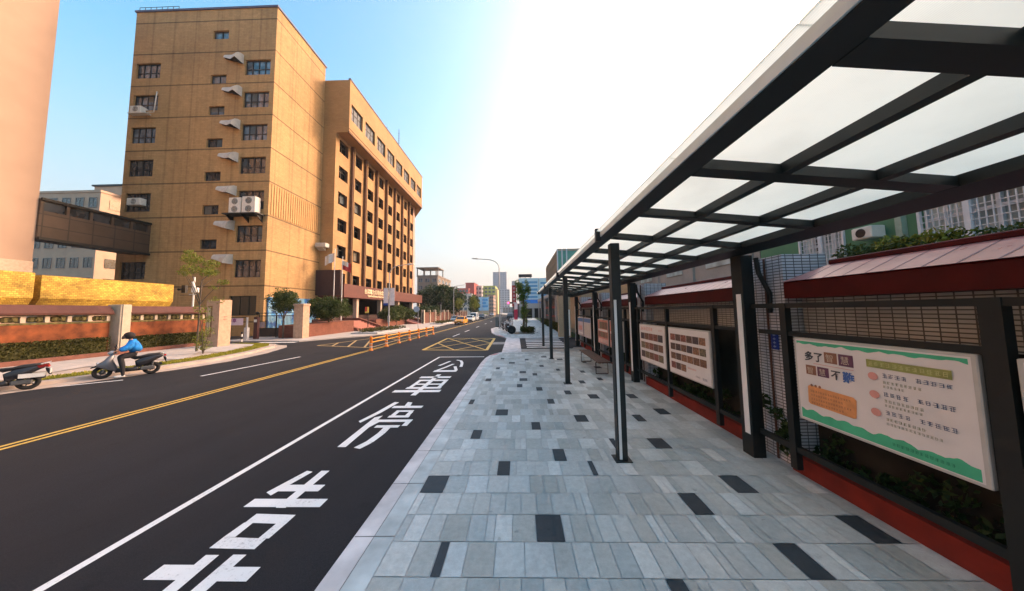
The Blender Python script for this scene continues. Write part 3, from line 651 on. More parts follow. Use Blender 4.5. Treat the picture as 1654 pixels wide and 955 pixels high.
# raised brick planter terraces and steps in front of the facade
BRK = tiles('dark red brick', (.20,.065,.04), (.26,.09,.055), (.10,.05,.035), .24, .075, .01, .5, .9, .5)
STP = mat('red granite steps', (.34,.13,.10), .7, noise=.18, scale=3)
def tower_area():
    m = MB(); m.prism([(29.3,.03),(38.6,.03),(38.6,1.45),(29.3,1.25)], 'x', -23.6, -21.3)
    o = m.build('brick_planter', BRK); tag(o, 'low dark red brick planter wall below the round clipped shrubs by the gate pillar', 'planter')
    m = MB()
    for k in range(7): m.box(-27.0,-21.4-k*.45,39.6+0,45.8,.03+k*.17,.03+(k+1)*.17)
    for y in (38.9,45.8): m.prism([(-21.0,.03),(-21.0,.35),(-24.6,1.6),(-27,1.6),(-27,.03)], 'y', y, y+.65, 1)
    tag(m.build('entrance_steps', [STP, BRK]), 'wide red stone steps with sloping brick cheeks up to the maroon canopy', 'steps')
    m = MB(); m.prism([(46.6,.03),(58,.03),(58,1.3),(46.6,1.3)], 'x', -26.9, -22.2)
    tag(m.build('brick_planter', BRK), 'brick planter wall between the main steps and the far ramp', 'planter')
    m = MB(); m.prism([(-19.8,.03),(-20.0,.12),(-25.5,1.6),(-26.9,1.6),(-26.9,.03)], 'y', 58.6, 63); m.prism([(-19.6,.03),(-19.8,.5),(-25.5,2.2),(-26.9,2.2),(-26.9,.03)], 'y', 63, 63.6, 1)
    tag(m.build('access_ramp', [STP, BRK]), 'red sloping ramp with a dark handrail wall at the far end of the office block', 'ramp')
tower_area()
# ------------------------------------------------------------------ vegetation
LF = {'dark': leaf_mat('dark evergreen leaves', (.018,.040,.012), (.035,.062,.016), (.06,.085,.02)),
      'mid': leaf_mat('clipped shrub leaves', (.030,.055,.012), (.060,.085,.016), (.12,.13,.03)),
      'light': leaf_mat('yellow green leaves', (.13,.17,.02), (.20,.22,.03), (.26,.20,.03)),
      'palm': leaf_mat('palm fronds', (.06,.11,.02), (.10,.16,.03), (.20,.20,.05)),
      'hedge': leaf_mat('hedge leaves', (.040,.045,.006), (.065,.062,.010), (.10,.09,.02))}
BARK = mat('grey brown bark', (.10,.075,.055), .9, noise=.25, scale=8, bump=.5)
def leaves(m, q, c, rad, n, size, shell=.55):
    for _ in range(n):
        while True:
            v = Vector((q.uniform(-1,1), q.uniform(-1,1), q.uniform(-1,1)))
            if shell < v.length < 1: break
        p = Vector(c)+Vector((v.x*rad[0], v.y*rad[1], v.z*rad[2])); a = Vector((q.gauss(0,1), q.gauss(0,1), q.gauss(0,1))).normalized()
        b = a.orthogonal().normalized(); b.rotate(Matrix.Rotation(q.uniform(0,6.28), 3, a)); s = size*q.uniform(.6,1.3); e = a.cross(b)
        m.poly([p-b*s, p-e*s*.45, p+b*s, p+e*s*.45])
def crown(q, c, rad, clumps, per, size, csz=.42, flat=.8):
    m = MB()
    for _ in range(clumps):
        while True:
            v = Vector((q.uniform(-1,1), q.uniform(-1,1), q.uniform(-1,1)))
            if .35 < v.length < 1: break
        r = csz*q.uniform(.6,1.25)*min(rad)
        leaves(m, q, (c[0]+v.x*(rad[0]-r*.6), c[1]+v.y*(rad[1]-r*.6), c[2]+v.z*(rad[2]-r*.6)), (r,r,r*flat), per, size, .2)
    return m
def limbs(m, q, base, top, r, n, spread, h):
    b, t = Vector(base), Vector(top)
    m.tube([b, b.lerp(t,.5)+Vector((q.uniform(-.05,.05),q.uniform(-.05,.05),0)), t], [r, r*.8, r*.55], 8)
    for i in range(n):
        a = 6.28*i/n+q.uniform(-.4,.4); s = b.lerp(t, q.uniform(.65,1)); e = t+Vector((math.cos(a)*spread, math.sin(a)*spread, h*q.uniform(.3,1)))
        m.tube([s, s.lerp(e,.5)+Vector((0,0,.1*h)), e], [r*.5, r*.3, r*.12], 6)
def tree(name, x, y, h, rad, kind, label, cat, group=None, seed=1, clumps=40, per=60, size=.09, tr=.1, z0=0, csz=.42, th=None, inner=True):
    q = random.Random(seed); t = empty(name, (x, y, z0), 0, label, cat, group)
    cz = h-rad[2]
    m = crown(q, (0,0,cz), rad, clumps, per, size, csz)
    if inner: leaves(m, q, (0,0,cz), (rad[0]*.75,rad[1]*.75,rad[2]*.75), clumps*per//5, size*1.5, 0)
    m.build('crown', LF[kind], t)
    m = MB(); limbs(m, q, (0,0,-.05), (0,0,th or cz*.75), tr, 5, rad[0]*.55, rad[2]*.9); m.build('trunk', BARK, t)
    return t
tree('topiary_tree', -22.9, 29.0, 5.0, (1.45,1.3,1.35), 'mid', 'dark rounded topiary tree in front of the blue mural, left of the gate pillar', 'tree', seed=2, clumps=50, per=70, size=.10, z0=1.1-1.1, tr=.09)
t = tree('clipped_shrub', -21.6, 34.0, 4.45, (2.6,2.3,1.5), 'mid', 'broad clipped shrub spilling over the brick planter right of the gate pillar', 'shrub', seed=3, clumps=90, per=80, size=.11, tr=.12)
SH = [(-21.9,50.5,3.4,1.9),(-22.2,54.5,3.9,2.1),(-22.0,58.5,3.6,2.0),(-21.6,66,4.0,2.6),(-21.0,71.5,4.3,2.8)]
SL = ['rounded green shrub just right of the main steps, first of the row under the canopy', 'tallest rounded shrub in the middle of the row under the canopy', 'rounded shrub left of the far ramp', 'dark round shrub beyond the far ramp at the end of the office block', 'dark spreading shrub next to the brick wall with white posts']
for i, (x, y, h, r) in enumerate(SH): tree('clipped_shrub', x, y, h, (r,r,h*.42), 'mid' if i < 3 else 'dark', SL[i], 'shrub', 'clipped shrubs along the office frontage', seed=10+i, clumps=46, per=50, size=.15, tr=.1)
# big dark banyan beyond
tree('banyan_tree', -23.0, 88, 10.8, (7.6,6,5.2), 'dark', 'huge dark green tree standing beyond the office block', 'tree', seed=21, clumps=190, per=120, size=.34, tr=.6, csz=.36)
tree('street_tree', -16.4, 82, 6.4, (1.3,1.3,1.9), 'light', 'small yellow green street tree beside the far left lamp post', 'tree', 'small street trees along the far left pavement', seed=23, clumps=22, per=40, size=.16, tr=.08)
tree('street_tree', -16.9, 112, 7.0, (2.2,2.2,2.2), 'light', 'broad pale olive street tree beyond the posts of the brick wall', 'tree', 'small street trees along the far left pavement', seed=24, clumps=24, per=40, size=.22, tr=.1)
tree('conifer', -21.0, 140, 10.5, (2.9,2.9,4.8), 'dark', 'tall pointed green tree left of the pale blue advertising hoarding', 'tree', seed=25, clumps=60, per=60, size=.36, tr=.3)
tree('street_tree', -15.4, 100, 7.8, (1.2,1.2,2.5), 'light', 'slim tall street tree in front of the pointed green tree', 'tree', 'small street trees along the far left pavement', seed=26, clumps=20, per=40, size=.18, tr=.08)
# sparse sapling in front of the left wall
q = random.Random(31); t = empty('sapling', (-20.9,19.3,.05), 0, 'thin street tree with sparse yellow green leaves beside the white camera pole', 'tree')
m = MB()
for (cx, cz, r, n) in ((-.2,5.95,.62,420),(-.9,5.4,.6,260),(-1.5,5.15,.42,110),(.55,5.7,.5,220),(.9,5.1,.42,120),(.1,5.2,.6,260),(1.2,4.5,.34,80),(-.5,6.4,.35,90),(.8,4.1,.3,50),(1.0,3.3,.5,60),(.5,2.7,.5,90)):
    leaves(m, q, (cx, q.uniform(-.4,.4), cz), (r,r*.9,r*.55), n, .075, .1)
m.build('crown', LF['light'], t)
m = MB(); limbs(m, q, (0,0,0), (.05,0,4.6), .055, 6, .9, .9); m.tube([(0,0,3),(.5,0,3.6),(1.1,.1,4.3)], [.03,.02,.01], 5); m.build('trunk', BARK, t)
q = random.Random(33); t = empty('young_bush', (-19.5,18.4,.05), 0, 'small leggy bush at the edge of the grass verge below the camera pole', 'bush'); m = MB()
for (cx, cz, r, n) in ((0,.5,.45,200),(.2,1.3,.4,140),(-.2,.9,.4,120),(.1,2.1,.35,90)): leaves(m, q, (cx,0,cz), (r,r,r*.8), n, .06, .1)
m.build('foliage', LF['light'], t); m = MB()
for k in range(5): m.tube([(0,0,-.05),(q.uniform(-.2,.2),q.uniform(-.2,.2),1.0),(q.uniform(-.4,.4),q.uniform(-.3,.3),2.1)], [.03,.02,.01], 5)
m.build('stem', BARK, t)
def hedge(x0, x1, y0, y1, z0, z1, kind, label, seed, n, size, name='hedge', cat='hedge'):
    q = random.Random(seed); m = MB()
    m.box(x0+.12, x1-.12, y0+.1, y1-.1, z0, z1-.12, 0)
    for _ in range(n):
        f = q.random(); x = q.uniform(x0,x1); y = q.uniform(y0,y1); z = q.uniform(z0,z1)
        if f < .4: x = (x0 if abs(x0) < abs(x1) else x1)+q.uniform(-.08,.1)*(1 if abs(x0) < abs(x1) else -1)
        elif f < .8: z = z1+q.uniform(-.15,.06)
        else: y = y0+q.uniform(-.05,.1)
        a = Vector((q.gauss(0,1), q.gauss(0,1), q.gauss(0,1))).normalized(); b = a.orthogonal(); s = size*q.uniform(.6,1.3); e = a.cross(b); p = Vector((x,y,z))
        m.poly([p-b*s, p-e*s*.5, p+b*s, p+e*s*.5])
    return tag(m.build(name, LF[kind]), label, cat)
hedge(-25.05,-24.72,9.5,17.9,.15,1.10,'hedge','low clipped hedge at the foot of the brick wall, behind the scooter rider',41,6500,.045)
hedge(-25.05,-24.72,19.2,24.0,.15,1.05,'hedge','short length of clipped hedge between the middle white pillar and the gate pillar',42,3500,.045)
# planter beds on the far left pavement
for i, (x, y, wd, ln_, lb) in enumerate(((-17.3,38.5,1.5,5.0,'low plants in the bed round the lamp post with the two banners'),(-15.6,62,1.2,5.5,'low green plants in the bed before the white posted wall'))):
    q = random.Random(50+i); t = empty('flower_bed', (x,y,.03), 0, lb, 'flower bed'); m = MB(); m.box(-wd,wd,-ln_,ln_,0,.14); m.build('bed_kerb', CONC, t)
    m = MB()
    for _ in range(60): leaves(m, q, (q.uniform(-wd+.2,wd-.2), q.uniform(-ln_+.3,ln_-.3), .3), (.3,.4,.3), 40, .09, 0)
    m.build('plants', LF['hedge'], t)
# palm shrubs on our far pavement
def palm(x, y, h, label, seed, n=34, fl=1.5):
    q = random.Random(seed); t = empty('palm', (x,y,0), 0, label, 'palm', 'palms along the right hand pavement')
    m = MB(); m.tube([(0,0,0),(.05,0,h*.35),(0,.05,h*.72)], [.13,.1,.07], 8); m.build('trunk', BARK, t); m = MB()
    for k in range(n):
        a = q.uniform(0,6.28); z0 = h*q.uniform(.12,.74); L_ = fl*q.uniform(.55,1.0); lift = q.uniform(.2,1.5)
        pts = []
        for i in range(6):
            u = i/5; pts.append(Vector((math.cos(a)*L_*u*.55, math.sin(a)*L_*u*.55, z0+L_*(lift*u-lift*.75*u*u))))
        sd_ = Vector((-math.sin(a), math.cos(a), 0))
        for i in range(5):
            for j in range(3):
                p = pts[i].lerp(pts[i+1], j/3); d = (pts[i+1]-pts[i]).normalized()
                for sg in (-1, 1):
                    tip = p+sd_*sg*.24*(1.1-i/6)+d*.16-Vector((0,0,.07)); m.poly([p-d*.022, p+d*.022, tip])
    for _ in range(14): leaves(m, q, (q.uniform(-.15,.15), q.uniform(-.15,.15), h*q.uniform(.15,.8)), (.3,.3,.35), 26, .09, 0)
    m.build('crown', LF['palm'], t); return t
VT = leaf_mat('bright vine leaves', (.07,.13,.015), (.12,.19,.025), (.20,.22,.04)); LF['vine'] = VT
q = random.Random(61); t = empty('vine_tree', (.40,33.6,0), 0, 'leafy bright green tree column with a fuller top, rising from the clump of low plants', 'tree'); m = MB()
for k in range(60): zz = q.choice((q.uniform(.3,5.5), q.uniform(3.4,5.5))); rr = .70 if zz > 3.7 else (.14 if zz > 1.6 else .22); leaves(m, q, (q.uniform(-rr,rr), q.uniform(-rr,rr), zz), (.27,.27,.38), 70, .085, 0)
m.build('crown', VT, t); m = MB(); m.tube([(0,0,-.02),(.06,0,2.4),(0,.05,4.9)], [.13,.1,.06], 8); m.build('trunk', BARK, t)
palm(.9, 44, 4.6, 'nearer of the two feathery palms behind the leafy column tree', 62, 40, 1.7)
palm(.7, 58, 4.8, 'farther of the two feathery palms along the pavement', 63, 30, 1.7)
q = random.Random(65); m = MB()
for _ in range(26): leaves(m, q, (.85+q.uniform(-.55,.6), 32.6+q.uniform(-1.2,1.2), .35), (.35,.4,.35), 60, .08, 0)
tag(m.build('low_plants', LF['hedge']), 'dark clump of low plants at the foot of the leafy column tree', 'plant')
tag(MB().box(-.6,1.5,31.2,34.0,.001,.05).build('tree_pit_kerb', mat('pit edging', (.16,.15,.12), .9)), 'dark tree pit edging round the low plants and column tree', 'kerb')
# ------------------------------------------------------------------ opposite side walls and buildings
PINK = mat('pale pink render', (.47,.32,.225), .8, noise=.05, scale=.5)
t = empty('apartment_block', (-50, 10, 0), 0, 'smooth pale pink building at the left edge of the photo, joined by the footbridge', 'building')
m = MB(); m.box(-20, 7.8, -30, 15.0, 0, 40); m.build('wall', mat('pale pink render', (.47,.32,.225), .8, noise=.05, scale=.5), t)
m = MB(); m.box(7.804, 7.95, 13.2, 15.0, 5.4, 7.2, 0, .03); m.build('wall_duct', mat('cream duct', (.6,.45,.32)), t)
# enclosed footbridge between the two
t = empty('footbridge', (-42.6, 29, 9.3), 0, 'dark brown enclosed footbridge linking the pink building to the office tower', 'footbridge')
BB = tiles('brown metal bridge cladding', (.065,.042,.026), (.085,.055,.035), (.03,.02,.014), 1.6, 1.1, .05, 0, .6, .3)
m = MB(); m.box(-1.6,.6,-4.0,4.0,0,2.5); m.box(-1.6,.6,-4.0,4.0,3.35,3.55); m.build('body', BB, t)
m = MB(); m.box(.6,.78,-4.0,4.0,-.12,.12); m.box(.6,.74,-4.0,4.0,3.4,3.62); m.build('trim', DSTEEL, t)
for i in range(5):
    m = MB(); m.box(.42,.5,-3.8+i*1.55,-2.5+i*1.55,2.5,3.35); m.build('window', DARKG, t)
    m = MB(); m.box(.3,.62,-4.0+i*1.55,-3.8+i*1.55,2.5,3.35); m.build('mullion', BB, t)
m = MB(); m.box(.3,.62,3.75,4.0,2.5,3.35); m.build('mullion', BB, t)
# yellow tiled canopy slab behind the wall
GT = tiles('golden yellow tiles', (.74,.50,.08), (.46,.27,.04), (.36,.20,.03), .16, .10, .008, .5, .75, .9, dirt=.55)
t = empty('gate_canopy', (-26.1, 18.6, 2.98), 0, 'long golden tiled canopy slab with chamfered underside rising behind the brick wall', 'canopy')
m = MB(); m.prism([(0,.45),(0,1.72),(-3.4,1.72),(-3.4,0),(-.28,0)], 'y', -2.75, 3.6); m.build('slab', GT, t)
m = MB()
for y in (-1.2, 2.2): m.box(-2.6,-2.0,y,y+.6,-2.95,-.002)
m.build('support', PINK, t)
t = empty('gate_canopy', (-26.0, 12.6, 2.98), 0, 'shorter golden tiled canopy slab at the very left edge, separated by a dark joint', 'canopy')
m = MB(); m.prism([(0,.45),(0,1.8),(-3.4,1.8),(-3.4,0),(-.28,0)], 'y', -6, 2.95); m.build('slab', GT, t)
# brick boundary wall bays with white pillars
RB = mat('weathered orange red wall', (.17,.045,.012), .85, noise=.55, scale=2.2, bump=.2)
GRL = mat('mossy ornamental blocks', (.11,.09,.03), .9, noise=.6, scale=7, bump=.5)
COP = mat('dark red glazed coping', (.085,.028,.02), .7, noise=.15, scale=3)
PW = mat('cream stone pillar', (.46,.38,.29), .8, noise=.14, scale=2.5)
bl = ['bay of weathered red boundary wall at the left edge behind the hedge', 'bay of weathered red boundary wall between the middle white pillar and the gate pillar']
for i, (y0, y1) in enumerate(((13.25,18.05),(18.9,24.4))):
    t = empty('boundary_wall', (-25.2,(y0+y1)/2,.05), 0, bl[i], 'wall'); h = (y1-y0)/2
    m = MB(); m.box(-.1,.1,-h,h,0,1.95); m.build('panel', RB, t)
    m = MB(); m.box(-.12,.12,-h,h,1.951,2.05)
    n = int(2*h/.75)
    for k in range(n):
        y = -h+.1+k*(2*h/n); m.box(-.1,.1,y,y+.52,2.08,2.38,0,.06); m.torus((.1,y+.26,2.23), .1, .035, 'x' if False else 'y', 14, 6)
    m.box(-.12,.12,-h,h,2.4,2.45); m.build('grille_band', GRL, t)
    m = MB()
    for k in range(n): m.box(-.14,.14,-h+.62+k*(2*h/n),-h+.78+k*(2*h/n),2.06,2.39)
    m.build('grille_post', PW, t)
    m = MB(); m.prism([(.34,2.452),(.36,2.55),(.04,2.98),(-.3,2.98),(-.3,2.452)], 'y', -h, h); m.build('coping', COP, t)
pl = ['white square wall pillar at the left edge', 'white square wall pillar behind the scooter rider']
for i, y in enumerate((12.7, 18.2)):
    m = MB(); m.box(-.42,.42,0,.55,-.02,3.05,0,.02); m.box(-.3,.48,.08,.47,-.02,3.06)
    o = m.build('wall_pillar', PW, loc=(-25.1,y,.05)); tag(o, pl[i], 'pillar', 'pillars of the left boundary wall')
# gate pillars
PP = mat('pink granite pillar', (.44,.29,.2), .7, noise=.16, scale=5)
t = empty('gate_pillar', (-22.4,21.9,.05), 0, 'large pink stone gate pillar with a tall slot, at the end of the red wall', 'gate pillar')
m = MB(); m.box(-.75,.0,0,.2,0,3.4); m.box(-.75,-.55,.2,.8,0,3.4); m.box(-.02,.25,0,.95,0,3.45); m.build('shaft', PP, t)
m = MB(); m.box(-.62,-.28,-.02,.19,.7,3.0); m.build('niche', mat('dark tan niche', (.22,.13,.07), .9), t)
m = MB(); m.box(-.56,-.4,-.06,-.02,1.0,2.9); m.build('niche_bar', PW, t)
for k, z in enumerate((2.15, 1.95)):
    m = MB(); m.box(.251,.27,.35,.62,z,z+.07); m.build('mark', mat('faint pink letters', (.35,.18,.14)), t)
t = empty('gate_pillar', (-21.0,29.0,.03), 0, 'slimmer pink beige gate pillar with a cap, right of the black gate', 'gate pillar')
m = MB(); m.box(-.65,.25,-.35,.55,0,3.1); m.build('shaft', PP, t); m = MB(); m.box(-.72,.32,-.42,.62,3.102,3.3,0,.03); m.build('cap', PP, t)
# black sliding gate
t = empty('steel_gate', (-24.5,30.3,.03), 0, 'black steel gate with open bars above a solid lower panel', 'gate')
m = MB()
for z in (.9, 2.15, 2.42): m.box(-2.0,2.7,-.03,.03,z,z+.06)
m.box(-2.0,-1.93,-.03,.03,0,2.45); m.box(-.2,-.12,-.03,.03,0,2.45); m.build('frame', DSTEEL, t)
m = MB()
for k in range(34): m.box(-1.9+k*.137,-1.87+k*.137,-.012,.012,.96,2.15)
m.build('bars', DSTEEL, t)
m = MB(); m.box(-1.93,2.65,-.02,.015,.06,.9); m.build('panel', mat('dark teal gate panel', (.018,.022,.025), .5), t)
m = MB(); m.box(-1.9,-1.3,-.06,-.035,1.0,1.55); m.build('notice', mat('grey notice', (.3,.25,.26)), t)
t = empty('guard_post', (-25.2,28.6,.03), 0, 'maroon black intercom post with a small notice at the gate opening', 'post')
m = MB(); m.box(-.18,.18,-.15,.15,0,2.1,0,.02); m.build('post', mat('maroon post', (.07,.02,.02), .6), t); m = MB(); m.box(-.14,.14,-.17,-.152,1.6,1.85); m.build('notice', WPLAS, t)
m = MB(); m.ball((0,0,2.45), .16, 0, 10); m.tube([(0,0,2.1),(0,0,2.4)], .03, 6); m.build('lamp', DSTEEL, t)
t = empty('barrier_arm', (-25.6,28.0,0), 0, 'horizontal parking barrier arm with a lilac white no stopping banner across the entrance', 'barrier')
m = MB(); m.tube([(0,0,2.08),(-4.2,0,2.08)], .04, 8); m.build('arm', DSTEEL, t)
m = MB(); m.box(-.16,.16,-.14,.14,-.02,1.15,0,.02); m.box(-.06,.06,-.06,.06,1.15,2.1); m.build('stand', mat('barrier stand', (.55,.52,.5), .6), t)
m = MB(); m.box(-3.55,-.35,-.045,-.03,1.38,2.03); b = m.build('banner', mat('lilac white banner', (.66,.55,.64), .7, noise=.05), t)
MAG = mat('purple letters', (.22,.05,.20), .6, noise=0)
M_F = Matrix(((1,0,0,0),(0,0,-1,0),(0,1,0,0),(0,0,0,1)))     # text facing -Y, reading towards +X
def ftext(s, size, mt, par, x, y, z, bold=0): o = text(s, size, mt, par, 'lettering', .002, bold=bold); o.matrix_local = Matrix.Translation((x,y,z)) @ M_F; return o
ftext('禁止停車', .42, MAG, b, -2.65, -.05, 1.66, .01); ftext('No Parking', .24, MAG, b, -2.65, -.05, 1.44, .004)
m = MB(); m.torus((-3.15,-.05,1.72), .17, .025, 'y', 20, 6); m.tube([(-3.27,-.05,1.84),(-3.03,-.05,1.6)], .02, 6); m.build('emblem', mat('grey red emblem', (.4,.2,.25)), b)
t = empty('striped_post', (-22.6,24.3,.0), 0, 'thin black and white striped marker post at the entrance kerb', 'bollard')
for k in range(5): m = MB(); m.cyl(0,0,k*.2-.02,k*.2+.18,.055,10); m.build('band', [BLACK, WPLAS][k % 2], t)
# camera pole
t = empty('camera_pole', (-25.75,23.3,.05), 0, 'white pole with surveillance cameras rising beside the sparse sapling', 'camera pole')
m = MB(); m.tube([(0,0,0),(0,0,5.35)], .06, 10); m.box(-.35,.35,-.03,.03,3.95,4.0); m.build('pole', WPLAS, t)
m = MB(); m.box(-.02,.34,-.2,.12,4.1,4.5,0,.03); m.tube([(.14,-.1,4.5),(.0,-.1,4.95)], .1, 8); m.build('camera', WPLAS, t)
m = MB(); m.tube([(-1.1,0,4.4),(-.95,-.25,4.35)], .09, 8); m.box(-.9,-.6,-.1,.1,4.1,4.7); m.box(-1.1,0,-.02,.02,3.9,3.94); m.build('camera', BLACK, t)
# flag poles with limp flags
FL_ = [(-25.2,40.5,11.0,'flagpole with a limp white flag, left of the pair'),(-24.4,41.0,10.0,'flagpole with a red and white flag, right of the pair')]
for i, (x, y, h, lb) in enumerate(FL_):
    t = empty('flagpole', (x,y,.03), 0, lb, 'flagpole', 'flagpoles before the return wall')
    m = MB(); m.tube([(0,0,0),(0,0,h)], .07, 8, r2=.045); m.ball((0,0,h+.06), .09, 0, 8); m.build('pole', WPLAS, t)
    m = MB(); n = 10
    def fp(u, v, s=1.0): return (-.1-1.3*u*(1 if i == 0 else -1), .12*math.sin(u*9), h-.35-v*1.25-u*.55)
    for k in range(n):
        for j in range(4):
            u0, u1, v0, v1 = k/n, (k+1)/n, j/4, (j+1)/4
            m.poly([fp(u0,v0),fp(u1,v0),fp(u1,v1),fp(u0,v1)], 1 if (i == 1 and (j >= 2 or (u0 > .6))) else 0, None, True)
    m.build('flag', [mat('white flag cloth', (.6,.56,.52), .9), mat('red flag cloth', (.42,.04,.04), .9)], t)
# orange median barrier
ORG = mat('orange plastic', (.85,.22,.015), .45, noise=.06); ORY = mat('weathered yellow orange rail', (.80,.36,.02), .5, noise=.1)
t = empty('median_barrier', (-9.75,19.8,RZ), 0, 'orange delineator posts joined by two yellow orange rails along the centre line', 'barrier')
py = [0, 2.25, 4.5, 6.75, 9.0, 11.2, 13.4]; px_ = [0,.02,.04,.07,.12,.18,.25]
for y, x in zip(py, px_):
    m = MB(); m.tube([(x,y,0),(x,y,.04),(x,y,.05),(x,y,.3)], [.15,.15,.1,.075], 14); m.cyl(x,y,.3,.86,.085,14); m.ball((x,y,.86), .085, 0, 12, (1,1,.5))
    o = m.build('delineator', ORG, t); m = MB(); m.cyl(x,y,.2,.30,.09,14); m.cyl(x,y,.42,.47,.0885,14); m.build('reflective_band', mat('reflective band', (.8,.62,.5), .3), o)
for z in (.52, .76):
    m = MB(); m.tube([(px_[k]+.0, py[k], z) for k in range(7)], .045, 8); m.build('rail', ORY, t)
# street lamps and sign poles
GALV = mat('galvanised steel', (.36,.37,.38), .45, .4, noise=.1)
def lamp(x, y, h, arm, dirx, label, base=.03):
    t = empty('street_lamp', (x,y,base), 0, label, 'street lamp', 'street lamps along the road')
    m = MB(); pts = [(0,0,0),(0,0,h*.5),(0,0,h-1.2)]
    for k in range(1, 7): a = k/6*math.pi/2; pts.append((dirx*arm*.6*(1-math.cos(a)), 0, h-1.2+1.2*math.sin(a)))
    pts.append((dirx*arm, 0, h+.1)); m.tube(pts, [.09,.08,.065]+[.055]*6+[.045], 10); m.build('pole', GALV, t)
    m = MB(); m.prism([(dirx*(arm-.1),h+.03),(dirx*(arm+.75),h+.1),(dirx*(arm+.75),h+.2),(dirx*(arm-.1),h+.2)], 'y', -.16, .16); m.build('lamp_head', WPLAS, t)
    m = MB(); m.box(-.13,.13,-.11,.11,1.0,1.9,0,.02); m.box(-.2,.2,-.2,.2,0,.1,0,.02); m.build('control_box', GALV, t); return t
lamp(-2.75, 41.5, 9.5, 3.0, -1, 'tall curved grey street lamp on the right hand pavement reaching over the road', 0)
t = lamp(-17.6, 40.5, 8.7, 2.6, 1, 'slim lamp post carrying two white banners in front of the maroon canopy')
for sg in (-1, 1):
    m = MB(); m.box(sg*.12 if sg > 0 else -.75, .75 if sg > 0 else -.12, -.012, .012, 3.3, 5.6); m.build('banner', mat('white lilac banner', (.70,.62,.62), .7, noise=.1, scale=3), t)
    m = MB(); m.box(min(sg*.1,sg*.78), max(sg*.1,sg*.78), -.02, .02, 5.6, 5.65); m.build('banner_bracket', GALV, t)
m = MB(); m.box(-.74,-.13,-.02,-.013,3.3,3.6); m.build('banner_footer', mat('navy footer', (.03,.07,.3)), t)
lamp(-17.0, 78, 9.0, 2.4, 1, 'green grey street lamp in front of the huge dark tree')
lamp(-15.6, 126, 8.0, 2.4, 1, 'farthest street lamp on the left, thin and pale')
t = empty('road_sign', (-14.8,44,.03), 0, 'round grey road sign on a thin pole beside the far left pavement', 'road sign')
m = MB(); m.cyl(0,0,0,3.2,.04,8); m.build('pole', GALV, t); m = MB(); m.tube([(-.25,-.02,2.75),(-.25,.02,2.75)], .42, 20); m.build('disc', mat('pale blue grey sign back', (.30,.38,.48), .5), t)
t = empty('figure_post', (-19.4,38.5,.03), 0, 'short post with a small red and yellow sign at the foot of the main steps', 'sign post')
m = MB(); m.cyl(0,0,0,2.4,.05,8); m.build('pole', DSTEEL, t); m = MB(); m.box(-.4,.05,-.03,.03,2.3,3.1); m.build('sign_plate', mat('yellow plate', (.7,.5,.1)), t)
m = MB(); m.box(-.4,-.15,-.045,-.031,2.5,3.1); m.build('sign_mark', mat('red plate', (.6,.04,.03)), t)

